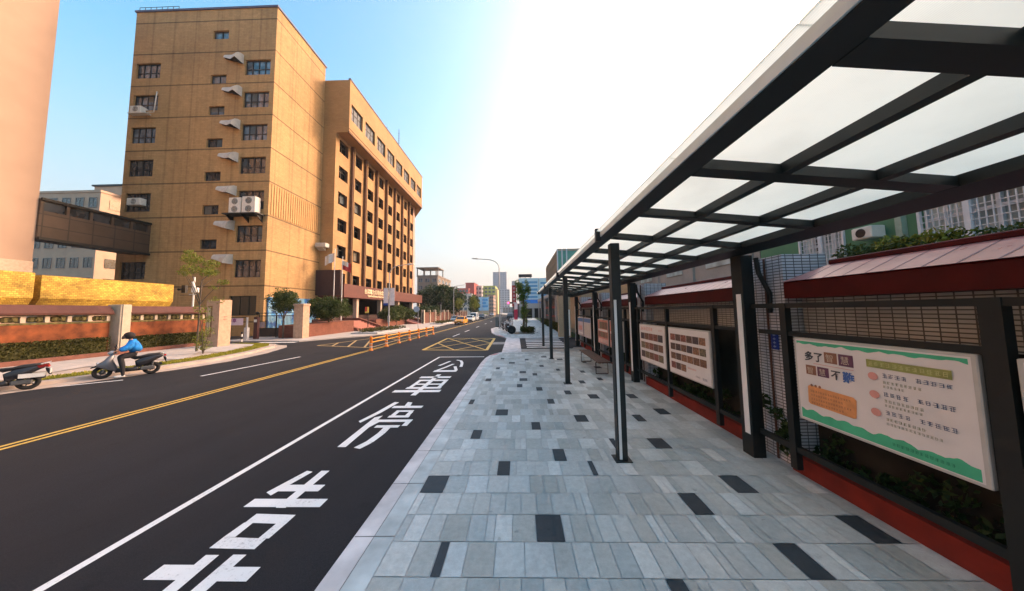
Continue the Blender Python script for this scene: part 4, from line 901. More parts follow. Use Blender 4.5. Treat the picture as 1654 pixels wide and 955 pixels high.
# ------------------------------------------------------------------ scooters
def scooter(loc, rz, label, body, seat_h=.78, rear=False):
    """local +x is forward, wheelbase 1.28 m"""
    t = empty('scooter', loc, rz, label, 'scooter')
    for nm, x in (('front_wheel', .64), ('rear_wheel', -.62)):
        m = MB(); m.torus((x,0,.255), .195, .06, 'y', 30, 10); wv = m.build(nm, RUBBER, t)
        m = MB(); m.torus((x,0,.255), .145, .018, 'y', 24, 6); m.tube([(x,-.05,.255),(x,.05,.255)], .04, 10)
        for k in range(5): a = k*1.2566; m.tube([(x,0,.255),(x+.145*math.cos(a),0,.255+.145*math.sin(a))], .015, 6)
        m.tube([(x,-.035,.255),(x,-.03,.255)], .09, 18); m.build('rim', mat('dark alloy', (.10,.10,.105), .4, .7), wv)
    def shell(prof, w0, name, mt, bev=.03):
        m = MB(); n = len(prof); cx = sum(p[0] for p in prof)/n; cz = sum(p[1] for p in prof)/n; vs = []
        for y, k in ((-w0, .86), (-w0*.72, 1), (w0*.72, 1), (w0, .86)):
            vs += [(cx+(p[0]-cx)*k, y, cz+(p[1]-cz)*k) for p in prof]
        fs = [tuple(range(n-1,-1,-1)), tuple(range(3*n, 4*n))]
        for r in range(3): fs += [(r*n+i, r*n+(i+1)%n, (r+1)*n+(i+1)%n, (r+1)*n+i) for i in range(n)]
        m.faces(vs, fs, 0, True); return m.build(name, mt, t)
    shell([(-.98,.80),(-.90,.70),(-.60,.50),(-.30,.34),(-.20,.36),(-.16,.60),(-.35,.72),(-.70,.80)], .155, 'rear_body', DKP)
    shell([(-.30,.20),(.32,.20),(.38,.34),(.30,.36),(-.10,.34),(-.26,.40)], .15, 'floorboard', BLACK)
    shell([(.30,.24),(.42,.30),(.78,.50),(.80,.56),(.62,.72),(.46,.96),(.36,.98),(.40,.70),(.26,.36)], .19, 'front_shield', body)
    shell([(.40,.50),(.52,.56),(.66,.60),(.90,.50),(.94,.44),(.84,.46),(.64,.50)], .075, 'front_fender', BLACK)
    shell([(-.92,.81),(-.86,.88),(-.50,.86),(-.30,.80),(-.08,.79),(-.04,.73),(-.16,.66),(-.50,.74),(-.80,.78)], .135, 'seat', mat('black seat vinyl', (.02,.02,.022), .55))
    m = MB(); m.tube([(.64,.075,.255),(.52,.07,.62),(.42,.0,.95)], .022, 8); m.tube([(.64,-.075,.255),(.52,-.07,.62),(.42,.0,.95)], .022, 8); m.build('fork', mat('grey fork', (.2,.2,.2), .4), t)
    shell([(.30,.96),(.36,1.06),(.46,1.08),(.56,1.0),(.50,.92)], .13, 'handlebar_cover', mat('silver white plastic', (.50,.47,.46), .4))
    m = MB(); m.tube([(.34,-.34,1.03),(.38,-.12,1.0),(.38,.12,1.0),(.34,.34,1.03)], .02, 8); m.build('handlebar', BLACK, t)
    for sg in (-1, 1):
        m = MB(); m.tube([(.37,sg*.2,1.02),(.36,sg*.27,1.2)], .009, 6); m.ball((.36,sg*.30,1.25), .075, 0, 10, (.35,1,.7)); m.build('mirror', BLACK, t)
    m = MB(); m.ball((.76,0,.62), .09, 0, 12, (.5,1.3,.6)); m.build('headlight', mat('clear lamp lens', (.6,.62,.65), .1), t)
    m = MB(); m.box(-1.02,-.93,-.09,.09,.72,.79,0,.02); m.build('tail_light', mat('red lens', (.45,.01,.01), .2), t)
    m = MB(); m.prism([(-.93,.70),(-1.0,.69),(-1.06,.46),(-1.02,.46),(-.95,.6)], 'y', -.06, .06); m.build('mud_guard', BLACK, t)
    m = MB(); m.box(-1.045,-1.03,-.11,.11,.50,.66); m.build('number_plate', WPLAS, t)
    m = MB(); m.tube([(-.15,-.14,.20),(-.45,-.18,.24),(-.92,-.18,.40)], [.03,.055,.06], 12); m.build('exhaust', mat('dark exhaust', (.09,.09,.095), .4, .6), t)
    m = MB(); m.box(-.72,-.30,.06,.15,.20,.36,0,.03); m.tube([(-.62,.10,.26),(-.66,.11,.60)], .03, 8); m.build('engine', mat('engine alloy', (.13,.13,.13), .5, .5), t)
    m = MB(); m.tube([(-.60,.12,.78),(-1.02,.10,.90),(-1.02,-.10,.90),(-.60,-.12,.78)], .014, 6); m.build('grab_rail', GALV, t)
    return t
S1p, S2p = Vector((-16.12,11.39,0)), Vector((-15.25,12.5,0))
mid = (S1p+S2p)/2; ang = math.atan2(S1p.y-S2p.y, S1p.x-S2p.x)
SILV = mat('silver grey scooter paint', (.15,.15,.165), .3, .3, noise=.05)
DKP = mat('black scooter paint', (.03,.03,.035), .2, noise=0)
mid = mid*1.033; mid.z = RZ
scooter(mid, ang, 'silver and black scooter ridden by the person in the blue jacket', SILV)
s2 = scooter((-17.35,9.75,RZ), math.atan2(-1.0,-.8), 'dark scooter with a red tail, cut off by the left edge of the photo', DKP)
m = MB(); m.prism([(-1.0,.76),(-.97,.84),(-.78,.80),(-.82,.72)], 'y', -.158, .158); m.build('red_tail_panel', mat('dark red scooter paint', (.20,.012,.012), .25), s2)
m = MB(); m.box(-.95,-.45,-.20,-.185,.42,.56); m.box(-.95,-.45,.185,.20,.42,.56); m.build('side_trim', WPLAS, s2)
m = MB(); m.ball((.36,.30,1.42), .13, 0, 14, (.7,1,1)); m.build('round_mirror', mat('white mirror shell', (.75,.72,.68), .3), s2)

# ------------------------------------------------------------------ people (skin-modifier figures)
def skinfig(verts, edges, radii, name, mt, parent=None, sub=2):
    me = bpy.data.meshes.new(name); me.from_pydata(verts, edges, []); o = bpy.data.objects.new(name, me); C.objects.link(o)
    md = o.modifiers.new('s', 'SKIN'); 
    for i, r in enumerate(radii): me.skin_vertices[0].data[i].radius = r if isinstance(r, tuple) else (r, r)
    me.skin_vertices[0].data[0].use_root = True
    s = o.modifiers.new('u', 'SUBSURF'); s.levels = sub; s.render_levels = sub
    nm = bpy.data.meshes.new_from_object(o.evaluated_get(bpy.context.evaluated_depsgraph_get())); o.modifiers.clear(); o.data = nm; bpy.data.meshes.remove(me)
    for p in nm.polygons: p.use_smooth = True
    nm.materials.clear()
    for k in (mt if isinstance(mt, list) else [mt]): nm.materials.append(k)
    o.name = name
    if parent is not None: o.parent = parent
    return o
SKIN = mat('skin', (.42,.22,.14), .6, noise=.06); TROU = mat('dark trousers', (.022,.02,.022), .9); JK = mat('bright blue jacket', (.008,.19,.55), .75, noise=.45, scale=7, bump=.6)
def rider(loc, rz, label):
    t = empty('person', loc, rz, label, 'person')
    # body: pelvis on the seat, hands on the bar, left foot hanging to the road
    V = [(-.20,0,.90),(-.14,0,1.12),(-.06,0,1.32),(-.03,0,1.44),(0,0,1.52),(.03,0,1.62),
         (-.06,.17,1.38),(.06,.27,1.16),(.30,.31,1.08),(.36,.31,1.06),(-.06,-.17,1.38),(.06,-.27,1.16),(.30,-.31,1.08),(.36,-.31,1.06),
         (-.12,.10,.88),(.22,.20,.80),(.14,.25,.42),(.12,.26,.06),(.26,.27,.03),(-.12,-.10,.88),(.26,-.16,.82),(.16,-.20,.50),(.12,-.22,.22),(.26,-.22,.20)]
    E_ = [(0,1),(1,2),(2,3),(3,4),(4,5),(2,6),(6,7),(7,8),(8,9),(2,10),(10,11),(11,12),(12,13),(0,14),(14,15),(15,16),(16,17),(17,18),(0,19),(19,20),(20,21),(21,22),(22,23)]
    Rr = [(.15,.13),(.16,.13),(.16,.12),.06,.055,.075,.07,.05,.038,.035,.07,.05,.038,.035,.125,.105,.08,.05,.045,.125,.105,.08,.05,.045]
    b = skinfig(V, E_, Rr, 'body', [SKIN, TROU], t)
    for p in b.data.polygons: p.material_index = 1 if p.center.z < .98 and p.center.x < .30 or p.center.z < .86 else 0
    J = [(-.19,0,.95),(-.15,0,1.12),(-.08,0,1.30),(-.05,0,1.42),(-.06,.18,1.37),(.05,.28,1.17),(.26,.315,1.09),(-.06,-.18,1.37),(.05,-.28,1.17),(.26,-.315,1.09)]
    skinfig(J, [(0,1),(1,2),(2,3),(2,4),(4,5),(5,6),(2,7),(7,8),(8,9)], [(.25,.20),(.28,.215),(.28,.19),.12,.15,.12,.085,.15,.12,.085], 'jacket', JK, t)
    m = MB(); m.ball((.035,0,1.66), .15, 0, 20, (1.08,.95,1.0)); m.build('helmet', mat('matt black helmet', (.018,.013,.012), .75), t)
    m = MB(); m.ball((.095,0,1.61), .105, 0, 14, (.9,.85,.9)); m.build('face', SKIN, t)
    m = MB(); m.prism([(.10,1.70),(.215,1.66),(.235,1.58),(.22,1.52),(.10,1.56)], 'y', -.10, .10); m.build('visor', mat('smoked visor', (.05,.04,.04), .15), t)
    for sg in (-1, 1):
        bx_, bz = (.12, .0) if sg > 0 else (.12, .16)
        m = MB(); m.ball((bx_+.08, sg*(.265 if sg > 0 else .22), bz+.05), .1, 0, 14, (1.5,.5,.52)); m.build('shoe', mat('white trainer', (.7,.66,.62), .6), t)
        for k in range(4): 
            m = MB(); y = sg*(.27+.022*k); m.tube([(.34,y,1.075),(.385,y,1.06),(.395,y,1.02),(.37,y,1.0)], .011, 6); m.build('finger', SKIN, t)
        m = MB(); m.tube([(.33,sg*.26,1.06),(.35,sg*.245,1.03),(.38,sg*.25,1.0)], .012, 6); m.build('thumb', SKIN, t)
    return t
rider(mid, ang, 'person in a bright blue jacket and black helmet riding the silver scooter')

# ------------------------------------------------------------------ cars
def car(loc, rz, label, cat, paintm, kind='sedan', name='car', group=None, lights=True):
    t = empty(name, loc, rz, label, cat, group); L_, w_ = (4.5, .86) if kind != 'van' else (4.8, .92)
    if kind == 'van': prof = [(2.3,.30),(2.4,.55),(2.25,1.0),(1.55,1.95),(1.1,2.08),(-2.25,2.08),(-2.4,1.2),(-2.38,.3)]; gl = [(2.0,1.08),(1.48,1.86),(-2.1,1.9),(-2.2,1.12)]
    else: prof = [(2.2,.28),(2.28,.5),(2.15,.78),(1.15,.95),(.45,1.42),(-.75,1.47),(-1.5,1.05),(-2.15,.98),(-2.25,.6),(-2.2,.28)]; gl = [(1.05,.97),(.42,1.36),(-.72,1.40),(-1.4,1.02)]
    m = MB(); n = len(prof); vs = []
    for y, k in ((-1, .9), (-.93, 1), (.93, 1), (1, .9)):
        vs += [(p[0]*(1 if abs(y) < 1 else .985), y*w_*(1-.16*max(0, (p[1]-.95))), .28+(p[1]-.28)*(1 if abs(y) < 1 else .98)) for p in prof]
    fs = [tuple(range(n-1,-1,-1)), tuple(range(3*n, 4*n))]+[(r*n+i, r*n+(i+1)%n, (r+1)*n+(i+1)%n, (r+1)*n+i) for r in range(3) for i in range(n)]
    m.faces(vs, fs); m.build('body', paintm, t)
    GL = mat('car glass', (.02,.025,.03), .08, noise=0, spec=.8)
    for sg in (-1, 1):
        m = MB(); q_ = [(p[0]*.93, sg*(w_*(1-.16*max(0,(p[1]-.95)))+.004), p[1]) for p in gl]; m.poly(q_ if sg < 0 else q_[::-1]); m.build('side_window', GL, t)
    a, b = (prof[3], prof[4]) if kind != 'van' else (prof[2], prof[3])
    m = MB(); f = lambda u, v: (a[0]+(b[0]-a[0])*v+.012, u*w_*.84*(1-.1*v), a[1]+(b[1]-a[1])*v+.012); m.poly([f(-1,.06),f(1,.06),f(1,.94),f(-1,.94)]); m.build('windscreen', GL, t)
    for x in (1.4, -1.4):
        for sg in (-1, 1):
            m = MB(); m.tube([(x,sg*(w_-.16),.31),(x,sg*(w_+.01),.31)], .31, 18); wv = m.build('wheel', RUBBER, t); m = MB(); m.tube([(x,sg*(w_+.005),.31),(x,sg*(w_+.02),.31)], .19, 14); m.build('rim', CHROME, wv)
    for sg in (-1, 1):
        m = MB(); m.box(2.16,2.275,sg*.62-.17,sg*.62+.17,.60,.74,0,.03); m.build('headlight', mat('headlamp glass', (.7,.72,.72), .15), t)
        m = MB(); m.box(.95,1.08,sg*(w_+.02)-.07,sg*(w_+.02)+.07,.96,1.08,0,.02); m.build('mirror', BLACK, t)
    m = MB(); m.box(2.2,2.292,-.75,.75,.30,.44,0,.02); m.box(2.2,2.295,-.4,.4,.5,.6,0,.01); m.build('bumper', BLACK, t)
    m = MB(); m.box(2.296,2.305,-.17,.17,.34,.43); m.build('number_plate', WPLAS, t)
    return t
TAXI = mat('taxi yellow', (.80,.33,.01), .3, noise=.03); WC = mat('white car paint', (.62,.63,.62), .3, noise=.03); SC = mat('silver blue car paint', (.25,.31,.36), .3, .3, noise=.03); DC = mat('dark grey car paint', (.05,.06,.07), .3, noise=.03)
D90 = -math.pi/2
t = car((-11.2,58,RZ), D90, 'yellow taxi with a roof lamp driving towards the camera', 'taxi', TAXI, name='taxi'); m = MB(); m.box(-.25,0,-.2,.2,1.462,1.6,0,.03); m.build('roof_lamp', mat('cream roof lamp', (.8,.6,.3)), t)
car((-14.3,68,RZ), D90, 'silver car just behind and to the left of the yellow taxi', 'car', SC, group='cars on the far road')
car((-11.6,71,RZ), D90, 'white car partly hidden behind the yellow taxi', 'car', WC, group='cars on the far road')
car((-12.0,80,RZ), D90, 'white van with a tall roof following the taxi', 'van', WC, 'van', 'van')
car((-12.0,96,RZ), D90, 'dark blue grey car right behind the white van', 'car', DC, group='cars on the far road')
car((-13.6,148,RZ), D90, 'pale silver green car far down the road', 'car', SC, group='cars on the far road')
car((-15.5,172,RZ), D90, 'tiny white car at the vanishing end of the road', 'car', WC, group='cars on the far road')
car((-3.2,98,RZ), 1.57, 'dark car parked along the right hand kerb beyond the scooters', 'car', DC, group='cars on the far road')
car((-3.4,112,RZ), 1.57, 'second dark car parked farther along the right hand kerb', 'car', SC, group='cars on the far road')
# parked scooters on our pavement
B1 = empty('parked_scooters_row', (0,0,0)); bpy.data.objects.remove(B1)
pls = [(-1.45,34.8,1.75,'black scooter parked nearest on the pavement behind the tyre shaped bin'),(-1.9,37.5,1.9,'scooter with white shield parked second in the row by the street lamp'),(-1.2,39.5,1.6,'scooter parked third in the row by the street lamp'),(-1.9,43.0,1.8,'scooter parked fourth in the row, past the street lamp'),(-1.3,47.5,1.7,'scooter parked fifth in the row, past the street lamp'),(-1.7,53,1.8,'scooter parked sixth and last in the row along the kerb')]
src = None
for i, (x, y, a, lb) in enumerate(pls):
    if i in (0, 1): s = src = scooter((x,y,0), a+math.pi, lb, DKP if i == 0 else mat('white scooter paint', (.5,.5,.5), .3))
    else: s = copy_tree(src); s.location = (x,y,0); s.rotation_euler.z = a+math.pi
    tag(s, lb, 'scooter', 'scooters parked on the right hand pavement')
# scooter riders in the distance coming towards us
for i, (x, y, lb) in enumerate(((-12.6,115,'distant scooter with a white front coming down the road'),(-9.0,150,'most distant scooter on the road'))):
    s = copy_tree(src); s.location = (x,y,RZ); s.rotation_euler.z = D90; tag(s, lb, 'scooter', 'scooters on the far road')
# cabinets, round dark bin
t = empty('utility_cabinet', (-3.15,45,0), 0, 'dark grey utility cabinet standing at the kerb by the curved lamp post', 'cabinet')
m = MB(); m.box(-.45,.45,-.3,.3,.12,1.5,0,.03); m.build('case', mat('grey green cabinet', (.12,.15,.15), .6), t); m = MB(); m.box(-.4,.4,-.25,.25,0,.12); m.box(-.03,.03,-.315,-.3,.2,1.4); m.build('plinth', BLACK, t)
t = empty('tyre_planter', (-.85,31.3,0), 0, 'round black tyre standing upright on the pavement near the parked scooters', 'tyre')
m = MB(); m.torus((0,0,.43), .27, .16, 'y', 34, 14); m.build('tyre', RUBBER, t); m = MB(); m.tube([(0,-.08,.43),(0,.08,.43)], .2, 20); m.build('hub_disc', BLACK, t)
m = MB(); m.box(-.5,-.2,-.15,.15,0,.07,0,.02); m.build('chock', mat('pale chock', (.4,.42,.43)), t)

# ------------------------------------------------------------------ far buildings
def block(name, x0, x1, y0, y1, z1, m_, label, wins=None, roof=None, cat='building', side=True):
    """simple distant block: front face (towards -Y) and the side facing the road get real window boxes"""
    t = empty(name, ((x0+x1)/2, y0, 0), 0, label, cat); cx = (x0+x1)/2
    m = MB(); m.box(x0-cx, x1-cx, 0, y1-y0, 0, z1); m.build('wall', m_, t)
    m = MB(); m.box(x0-cx-.15, x1-cx+.15, -.15, y1-y0+.15, z1+.002, z1+.5); m.build('parapet', roof or m_, t)
    if wins:
        nx, nz, zs, gm = wins; W = (x1-x0)/nx; Hh = (z1-zs)/nz
        for i in range(nx):
            for k in range(nz):
                a = x0-cx+W*(i+.22); b = x0-cx+W*(i+.78); c = zs+Hh*(k+.25); d = zs+Hh*(k+.72)
                m = MB(); m.box(a-.1,b+.1,-.14,-.004,c-.1,c); m.box(a-.1,b+.1,-.14,-.004,d,d+.1); m.box(a-.1,a,-.12,-.004,c,d); m.box(b,b+.1,-.12,-.004,c,d); m.box((a+b)/2-.05,(a+b)/2+.05,-.1,-.004,c,d)
                f = m.build('window', mat('dull grey far frame', (.22,.21,.20), .7), t); m = MB(); m.box(a,b,-.05,-.006,c,d); m.build('pane', gm, f)
        if side:
            sx = x1-cx if x1 < 0 else x0-cx; sg = 1 if x1 < 0 else -1; ny = max(2, int((y1-y0)/5)); D = (y1-y0)/ny
            for i in range(ny):
                for k in range(nz):
                    a = D*(i+.25); b = D*(i+.75); c = zs+Hh*(k+.25); d = zs+Hh*(k+.72)
                    m = MB(); m.box(*(sorted((sx+sg*.004, sx+sg*.08))), a, b, c, d); m.build('window', gm, t)
    return t
def P2(px0, px1, pytop, Y): a = at(px0, pytop, Y); b = at(px1, pytop, Y); return a[0], b[0], (a[1]+b[1])/2
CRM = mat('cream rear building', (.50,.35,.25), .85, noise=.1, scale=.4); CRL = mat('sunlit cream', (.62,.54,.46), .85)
x0, x1, z = P2(56, 163, 312, 62)
t = block('rear_apartments', x0, x1, 62, 80, z, CRM, 'pinkish grey apartment block seen past and under the footbridge', (5,6,3,DARKG))
x0b, x1b, zb = P2(122, 178, 292, 62); m = MB(); cx = (x0+x1)/2; m.box(x0b-cx,x1b-cx,3,9,z+.5,zb); m.build('roof_house', CRM, t); m = MB(); m.box(x0b-cx-.3,x1b-cx+.3,2.7,9.3,zb+.002,zb+.35); m.build('roof_slab', BLACK, t)
x0, x1, z = P2(166, 205, 320, 66); block('rear_wing', x0, x1, 66, 82, z, CRL, 'sunlit cream block visible in the gap between footbridge and tower', (2,7,2,DARKG), COP)
GRY = mat('weathered grey brown concrete', (.24,.20,.17), .9, noise=.2, scale=.4)
x0, x1, z = P2(674, 707, 447, 105); t = block('grey_apartments', x0, x1, 105, 125, z, GRY, 'weathered brown grey apartment block with rooftop pergola behind the dark tree', (3,5,2,BLUEG))
m = MB(); hw = (x1-x0)/2
for x in (-hw, -hw*.3, hw*.3, hw): m.box(x-.15,x+.15,0,.3,z+.5,z+3); m.box(x-.15,x+.15,7,7.3,z+.5,z+3)
m.box(-hw-.3,hw+.3,-.3,7.6,z+3,z+3.3); m.build('pergola', GRY, t)
RED = mat('faded red cladding', (.38,.09,.08), .8, noise=.12, scale=.3)
x0, x1, z = P2(752, 766, 458, 190); block('red_building', x0, x1, 190, 210, z, RED, 'tall part of the faded red building above the rooftops', None)
x0, x1, z = P2(736, 757, 467, 185); block('red_building', x0, x1, 185, 205, z, RED, 'lower faded red building to the left of the taller red one', (4,6,2,BLUEG))
x0, x1, z = P2(742, 762, 476, 170); block('white_houses', x0, x1, 170, 184, z, CRL, 'small cream house with curved roofline below the red buildings', (3,3,2,BLUEG))
GRN = mat('yellow green cladding', (.36,.42,.12), .8, noise=.1, scale=.3)
x0, x1, z = P2(776, 800, 463, 210); t = block('green_building', x0, x1, 210, 235, z, GRN, 'yellow green office block left of the grey tower', (4,7,2,BLUEG)); 
m = MB(); m.box((x1-x0)/2+.01,(x1-x0)/2+1.6,0,20,0,z-2); m.build('yellow_edge', mat('pale yellow edge', (.62,.50,.25)), t)
x0, x1, z = P2(762, 778, 463, 200); block('white_houses', x0, x1, 200, 208, z, mat('whitewashed blocks', (.5,.46,.43), .9, noise=.2, scale=.5), 'jumble of pale houses between the red and the yellow green buildings', (3,6,2,BLUEG))
x0, x1, z = P2(788, 797, 478, 165); block('brown_building', x0, x1, 165, 180, z, mat('brown pilaster wall', (.34,.22,.17), .8), 'narrow brown building just right of the pale blue hoarding', (3,5,1,DARKG))
# pale blue hoarding
SKYB = mat('pale blue hoarding sheet', (.30,.55,.75), .6, noise=.08, scale=.3); SKYD = mat('blue hoarding print', (.05,.30,.62), .6)
x0, x1, z1 = P2(771, 789, 480, 150); zb = at(780, 502, 150)[1]
t = empty('billboard', ((x0+x1)/2,150,0), 0, 'pale blue advertising hoarding on the left side of the road in the distance', 'billboard'); hw = (x1-x0)/2
m = MB(); m.box(-hw,hw,0,.4,zb,z1); m.build('panel', SKYB, t); m = MB(); m.box(-hw,-hw+.4,.5,1,0,zb); m.box(hw-.4,hw,.5,1,0,zb); m.box(-hw,hw,.45,.8,zb-1.4,zb-.01); m.build('frame', mat('sand frame', (.5,.42,.3)), t)
for k in range(3):
    for j in range(3-(k == 1)): m = MB(); m.box(-hw*.1+j*hw*.34,-hw*.1+j*hw*.34+hw*.26,-.06,-.003,z1-1.9-k*1.6,z1-.9-k*1.6); m.build('print_block', SKYD, t)
# tower with distance haze put into its blue grey colour
TG = tiles('haze tinted curtain wall', (.24,.29,.36), (.27,.32,.39), (.18,.22,.28), 3.2, 3.6, .35, 0, .4, .2, dirt=.05)
x0, x1, z = P2(796, 818, 440, 520); x0 += 0; x1 -= 0
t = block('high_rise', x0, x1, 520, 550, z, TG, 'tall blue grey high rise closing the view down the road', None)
x0b, x1b, zb = P2(802, 823, 468, 480); block('high_rise', x0b, x1b, 480, 500, zb, mat('pale glass block', (.35,.40,.46), .5), 'lower pale glass block in front of the tall high rise', (5,9,4,BLUEG))
# right hand end: ad covered building
x0, x1, z1 = P2(838, 890, 450, 96); zb = at(860, 490, 96)[1]
LB = mat('light cyan advertising sheet', (.42,.62,.70), .6, noise=.06, scale=.3)
t = block('advert_building', x0, x1+6, 96, 118, z1-.6, mat('grey building side', (.38,.38,.38), .8), 'building covered with pale blue advertising sheets and a dark rooftop sign', None)
hw = (x1+6-x0)/2
for a, b in ((.0,.38),(.39,.72),(.73,1.0)):
    m = MB(); m.box(-hw+2*hw*a,-hw+2*hw*b,-.35,-.16,zb+1.2,z1+.1); m.build('advert_sheet', LB, t)
for k in range(5):
    m = MB(); m.box(-hw+.9,-hw+2*hw*.36,-.42,-.355,z1-1.6-k*1.15,z1-.9-k*1.15); m.build('advert_print', mat('blue print', (.10,.30,.52)), t)
for k in range(4): m = MB(); m.box(-hw+2*hw*.42,-hw+2*hw*.60,-.42,-.355,z1-1.8-k*1.3,z1-1.2-k*1.3); m.build('advert_print', mat('blue print', (.10,.30,.52)), t)
m = MB(); m.box(-hw+1.0,hw,-.5,-.16,zb,zb+1.1); m.build('blue_band', mat('strong blue fascia', (.02,.22,.70), .5), t)
m = MB(); m.box(-hw,hw,-2.2,-.17,zb-1.6,zb-.05); m.build('canopy', mat('grey concrete canopy', (.3,.3,.3)), t)
m = MB(); m.box(-hw+2,hw,-.3,-.16,0,3); m.build('shop_opening', IN, t)
for x in (-hw+.3, -hw+4, -hw+8): m = MB(); m.box(x,x+.7,-1.8,-1.1,0,zb-1.62); m.build('column', mat('grey concrete canopy', (.3,.3,.3)), t)
xa, xb, zt = P2(837.5, 859, 443, 96); zc = at(850, 448, 96)[1]
m = MB(); m.box(xa-(x0+x1+6)/2,xb-(x0+x1+6)/2,0,.5,zc,zt); m.build('rooftop_sign', BLACK, t); m = MB()
for x in (xa+.5, (xa+xb)/2, xb-.5): m.box(x-(x0+x1+6)/2-.08,x-(x0+x1+6)/2+.08,.1,.3,z1-.3,zc)
m.build('sign_post', BLACK, t)
# vertical red sign
xa, xb, zt = P2(826.5, 833.5, 454, 105); zc = at(830, 495, 105)[1]; zw = at(830, 461, 105)[1]
t = empty('vertical_sign', ((xa+xb)/2,105,0), 0, 'tall vertical red shop sign with a white square head', 'shop sign'); hw = (xb-xa)/2
m = MB(); m.box(-hw,hw,0,.4,zc,zw); m.build('red_panel', mat('red sign', (.50,.02,.03), .5, noise=0), t); m = MB(); m.box(-hw,hw,0,.4,zw+.01,zt); m.build('white_head', mat('sign white', (.6,.55,.55)), t)
for k in range(5): m = MB(); zz = zw-1.1-k*1.25; m.box(-hw*.45,hw*.45,-.05,-.004,zz-.3,zz-.15); m.box(-hw*.45,hw*.45,-.05,-.004,zz+.1,zz+.25); m.box(-.1,.1,-.055,-.005,zz-.3,zz+.4); m.build('sign_glyph', mat('pale glyph', (.8,.6,.6)), t)
m = MB(); m.box(hw*.2,hw*.6,.4,.8,0,zc+1); m.build('sign_mast', GALV, t)
x0, x1, z = P2(828, 842, 493, 108); block('shop_row', x0, x1, 108, 125, z, mat('grey brown shop front', (.2,.17,.17), .9, noise=.2), 'low dark shop front under the vertical red sign', (3,2,1,DARKG), RED)
# traffic light with red lamp
t = empty('traffic_light', (-2.75,88,0), 0, 'traffic light glowing red above the right hand kerb in the distance', 'traffic light')
m = MB(); m.tube([(1.2,0,0),(1.2,0,4.6),(0,0,4.7)], .07, 8); m.build('pole', GALV, t); m = MB(); m.box(-.75,.75,-.15,.1,4.35,4.85,0,.05); m.build('housing', BLACK, t)
m = MB(); m.tube([(-.5,-.19,4.6),(-.5,-.16,4.6)], .24, 16); m.build('red_lamp', mat('lit red lamp', (1,.03,.10), .4, noise=0, emit=5), t)
t = empty('traffic_light', (-17.2,66,.03), 0, 'unlit dark signal box on the far left pavement beside the lamp post', 'traffic light')
m = MB(); m.cyl(0,0,0,4.4,.06,8); m.build('pole', GALV, t); m = MB(); m.box(-.5,.1,-.12,.12,3.9,4.4,0,.04); m.build('housing', BLACK, t)
# small red and white shop signs at pavement level
for i, (x, y, z0, z1_, c, lb) in enumerate(((-.9,70,.3,2.6,(.55,.03,.07),'red upright advertising sign on the pavement in the distance'),(-1.0,84,2.7,4.6,(.6,.5,.55),'pale upright sign above the red pavement sign'))):
    t = empty('pavement_sign', (x,y,0), 0, lb, 'sign'); m = MB(); m.box(-.4,.4,-.1,.1,z0,z1_,0,.02); m.build('board', mat('board%d' % i, c, .5), t); m = MB(); m.cyl(0,0,0,z0,.06,8); m.build('post', GALV, t)
# fence wall with white posts on the far left
t = empty('posted_wall', (-19.6,80,.03), 0, 'low red brick wall with a row of white posts beyond the office block', 'wall')
m = MB(); m.box(-.12,.12,-19,32,0,2.1); m.build('brick_panel', mat('salmon brick infill', (.13,.05,.033), .9, noise=.2), t); m = MB(); m.box(-.2,.2,-19,32,2.101,2.25); m.build('coping', mat('salmon brick infill', (.15,.07,.045)), t)
for k in range(13): m = MB(); m.box(-.3,.3,-19+k*4.2,-18.5+k*4.2,-.02,2.75,0,.03); m.build('post', PW, t)
# filler blocks along the far right and left sides of the road
FB = [(10,18,40,92,6.5,'low houses behind the lawn on the right'),]
t = empty('arcade_building', (5.6,40,0), 0, 'low arcade of grey pillars and dark openings with red sills beyond the beige wall', 'building')
m = MB(); m.box(.6,8,0,38,0,4.6); m.build('wall', mat('dark plaster', (.14,.11,.09), .9, noise=.15), t)  # back wall darker than the grey pillars
m = MB()
for k in range(5): m.box(-.9,-.62,k*9.2,k*9.2+.6,0,4.4)
m.box(-1.0,.58,0,38,4.401,5.0); m.build('arcade', mat('grey plaster', (.40,.38,.36), .9, noise=.1), t)
m = MB()
for k in range(7): m.box(.45,.59,k*4.8+1.2,k*4.8+4.4,1.1,1.4); m.box(.45,.59,k*4.8+1.2,k*4.8+4.4,2.7,3.1)
m.build('red_sill', RED, t)
for k in range(7): m = MB(); m.box(.50,.595,k*4.8+1.3,k*4.8+4.3,1.41,2.69); m.build('window', DARKG, t)
hedge(4.15,4.7,29,60,0,.75,'hedge','low dark hedge along the arcade on the right of the far pavement',71,2600,.12)
# skyline continuing behind
for i, (a, b, c, Y, cl, lb) in enumerate(((690,740,484,240,(.30,.27,.26),'distant grey block behind the huge dark tree'),(812,834,497,300,(.22,.25,.28),'dark grey overpass and buildings at the road end'))):
    x0, x1, z = P2(a, b, c, Y); block('distant_block', x0, x1, Y, Y+20, z, mat('distant%d' % i, cl, .9, noise=.15), lb, (8 if i == 0 else 5, 3, 1, DARKG), side=False)
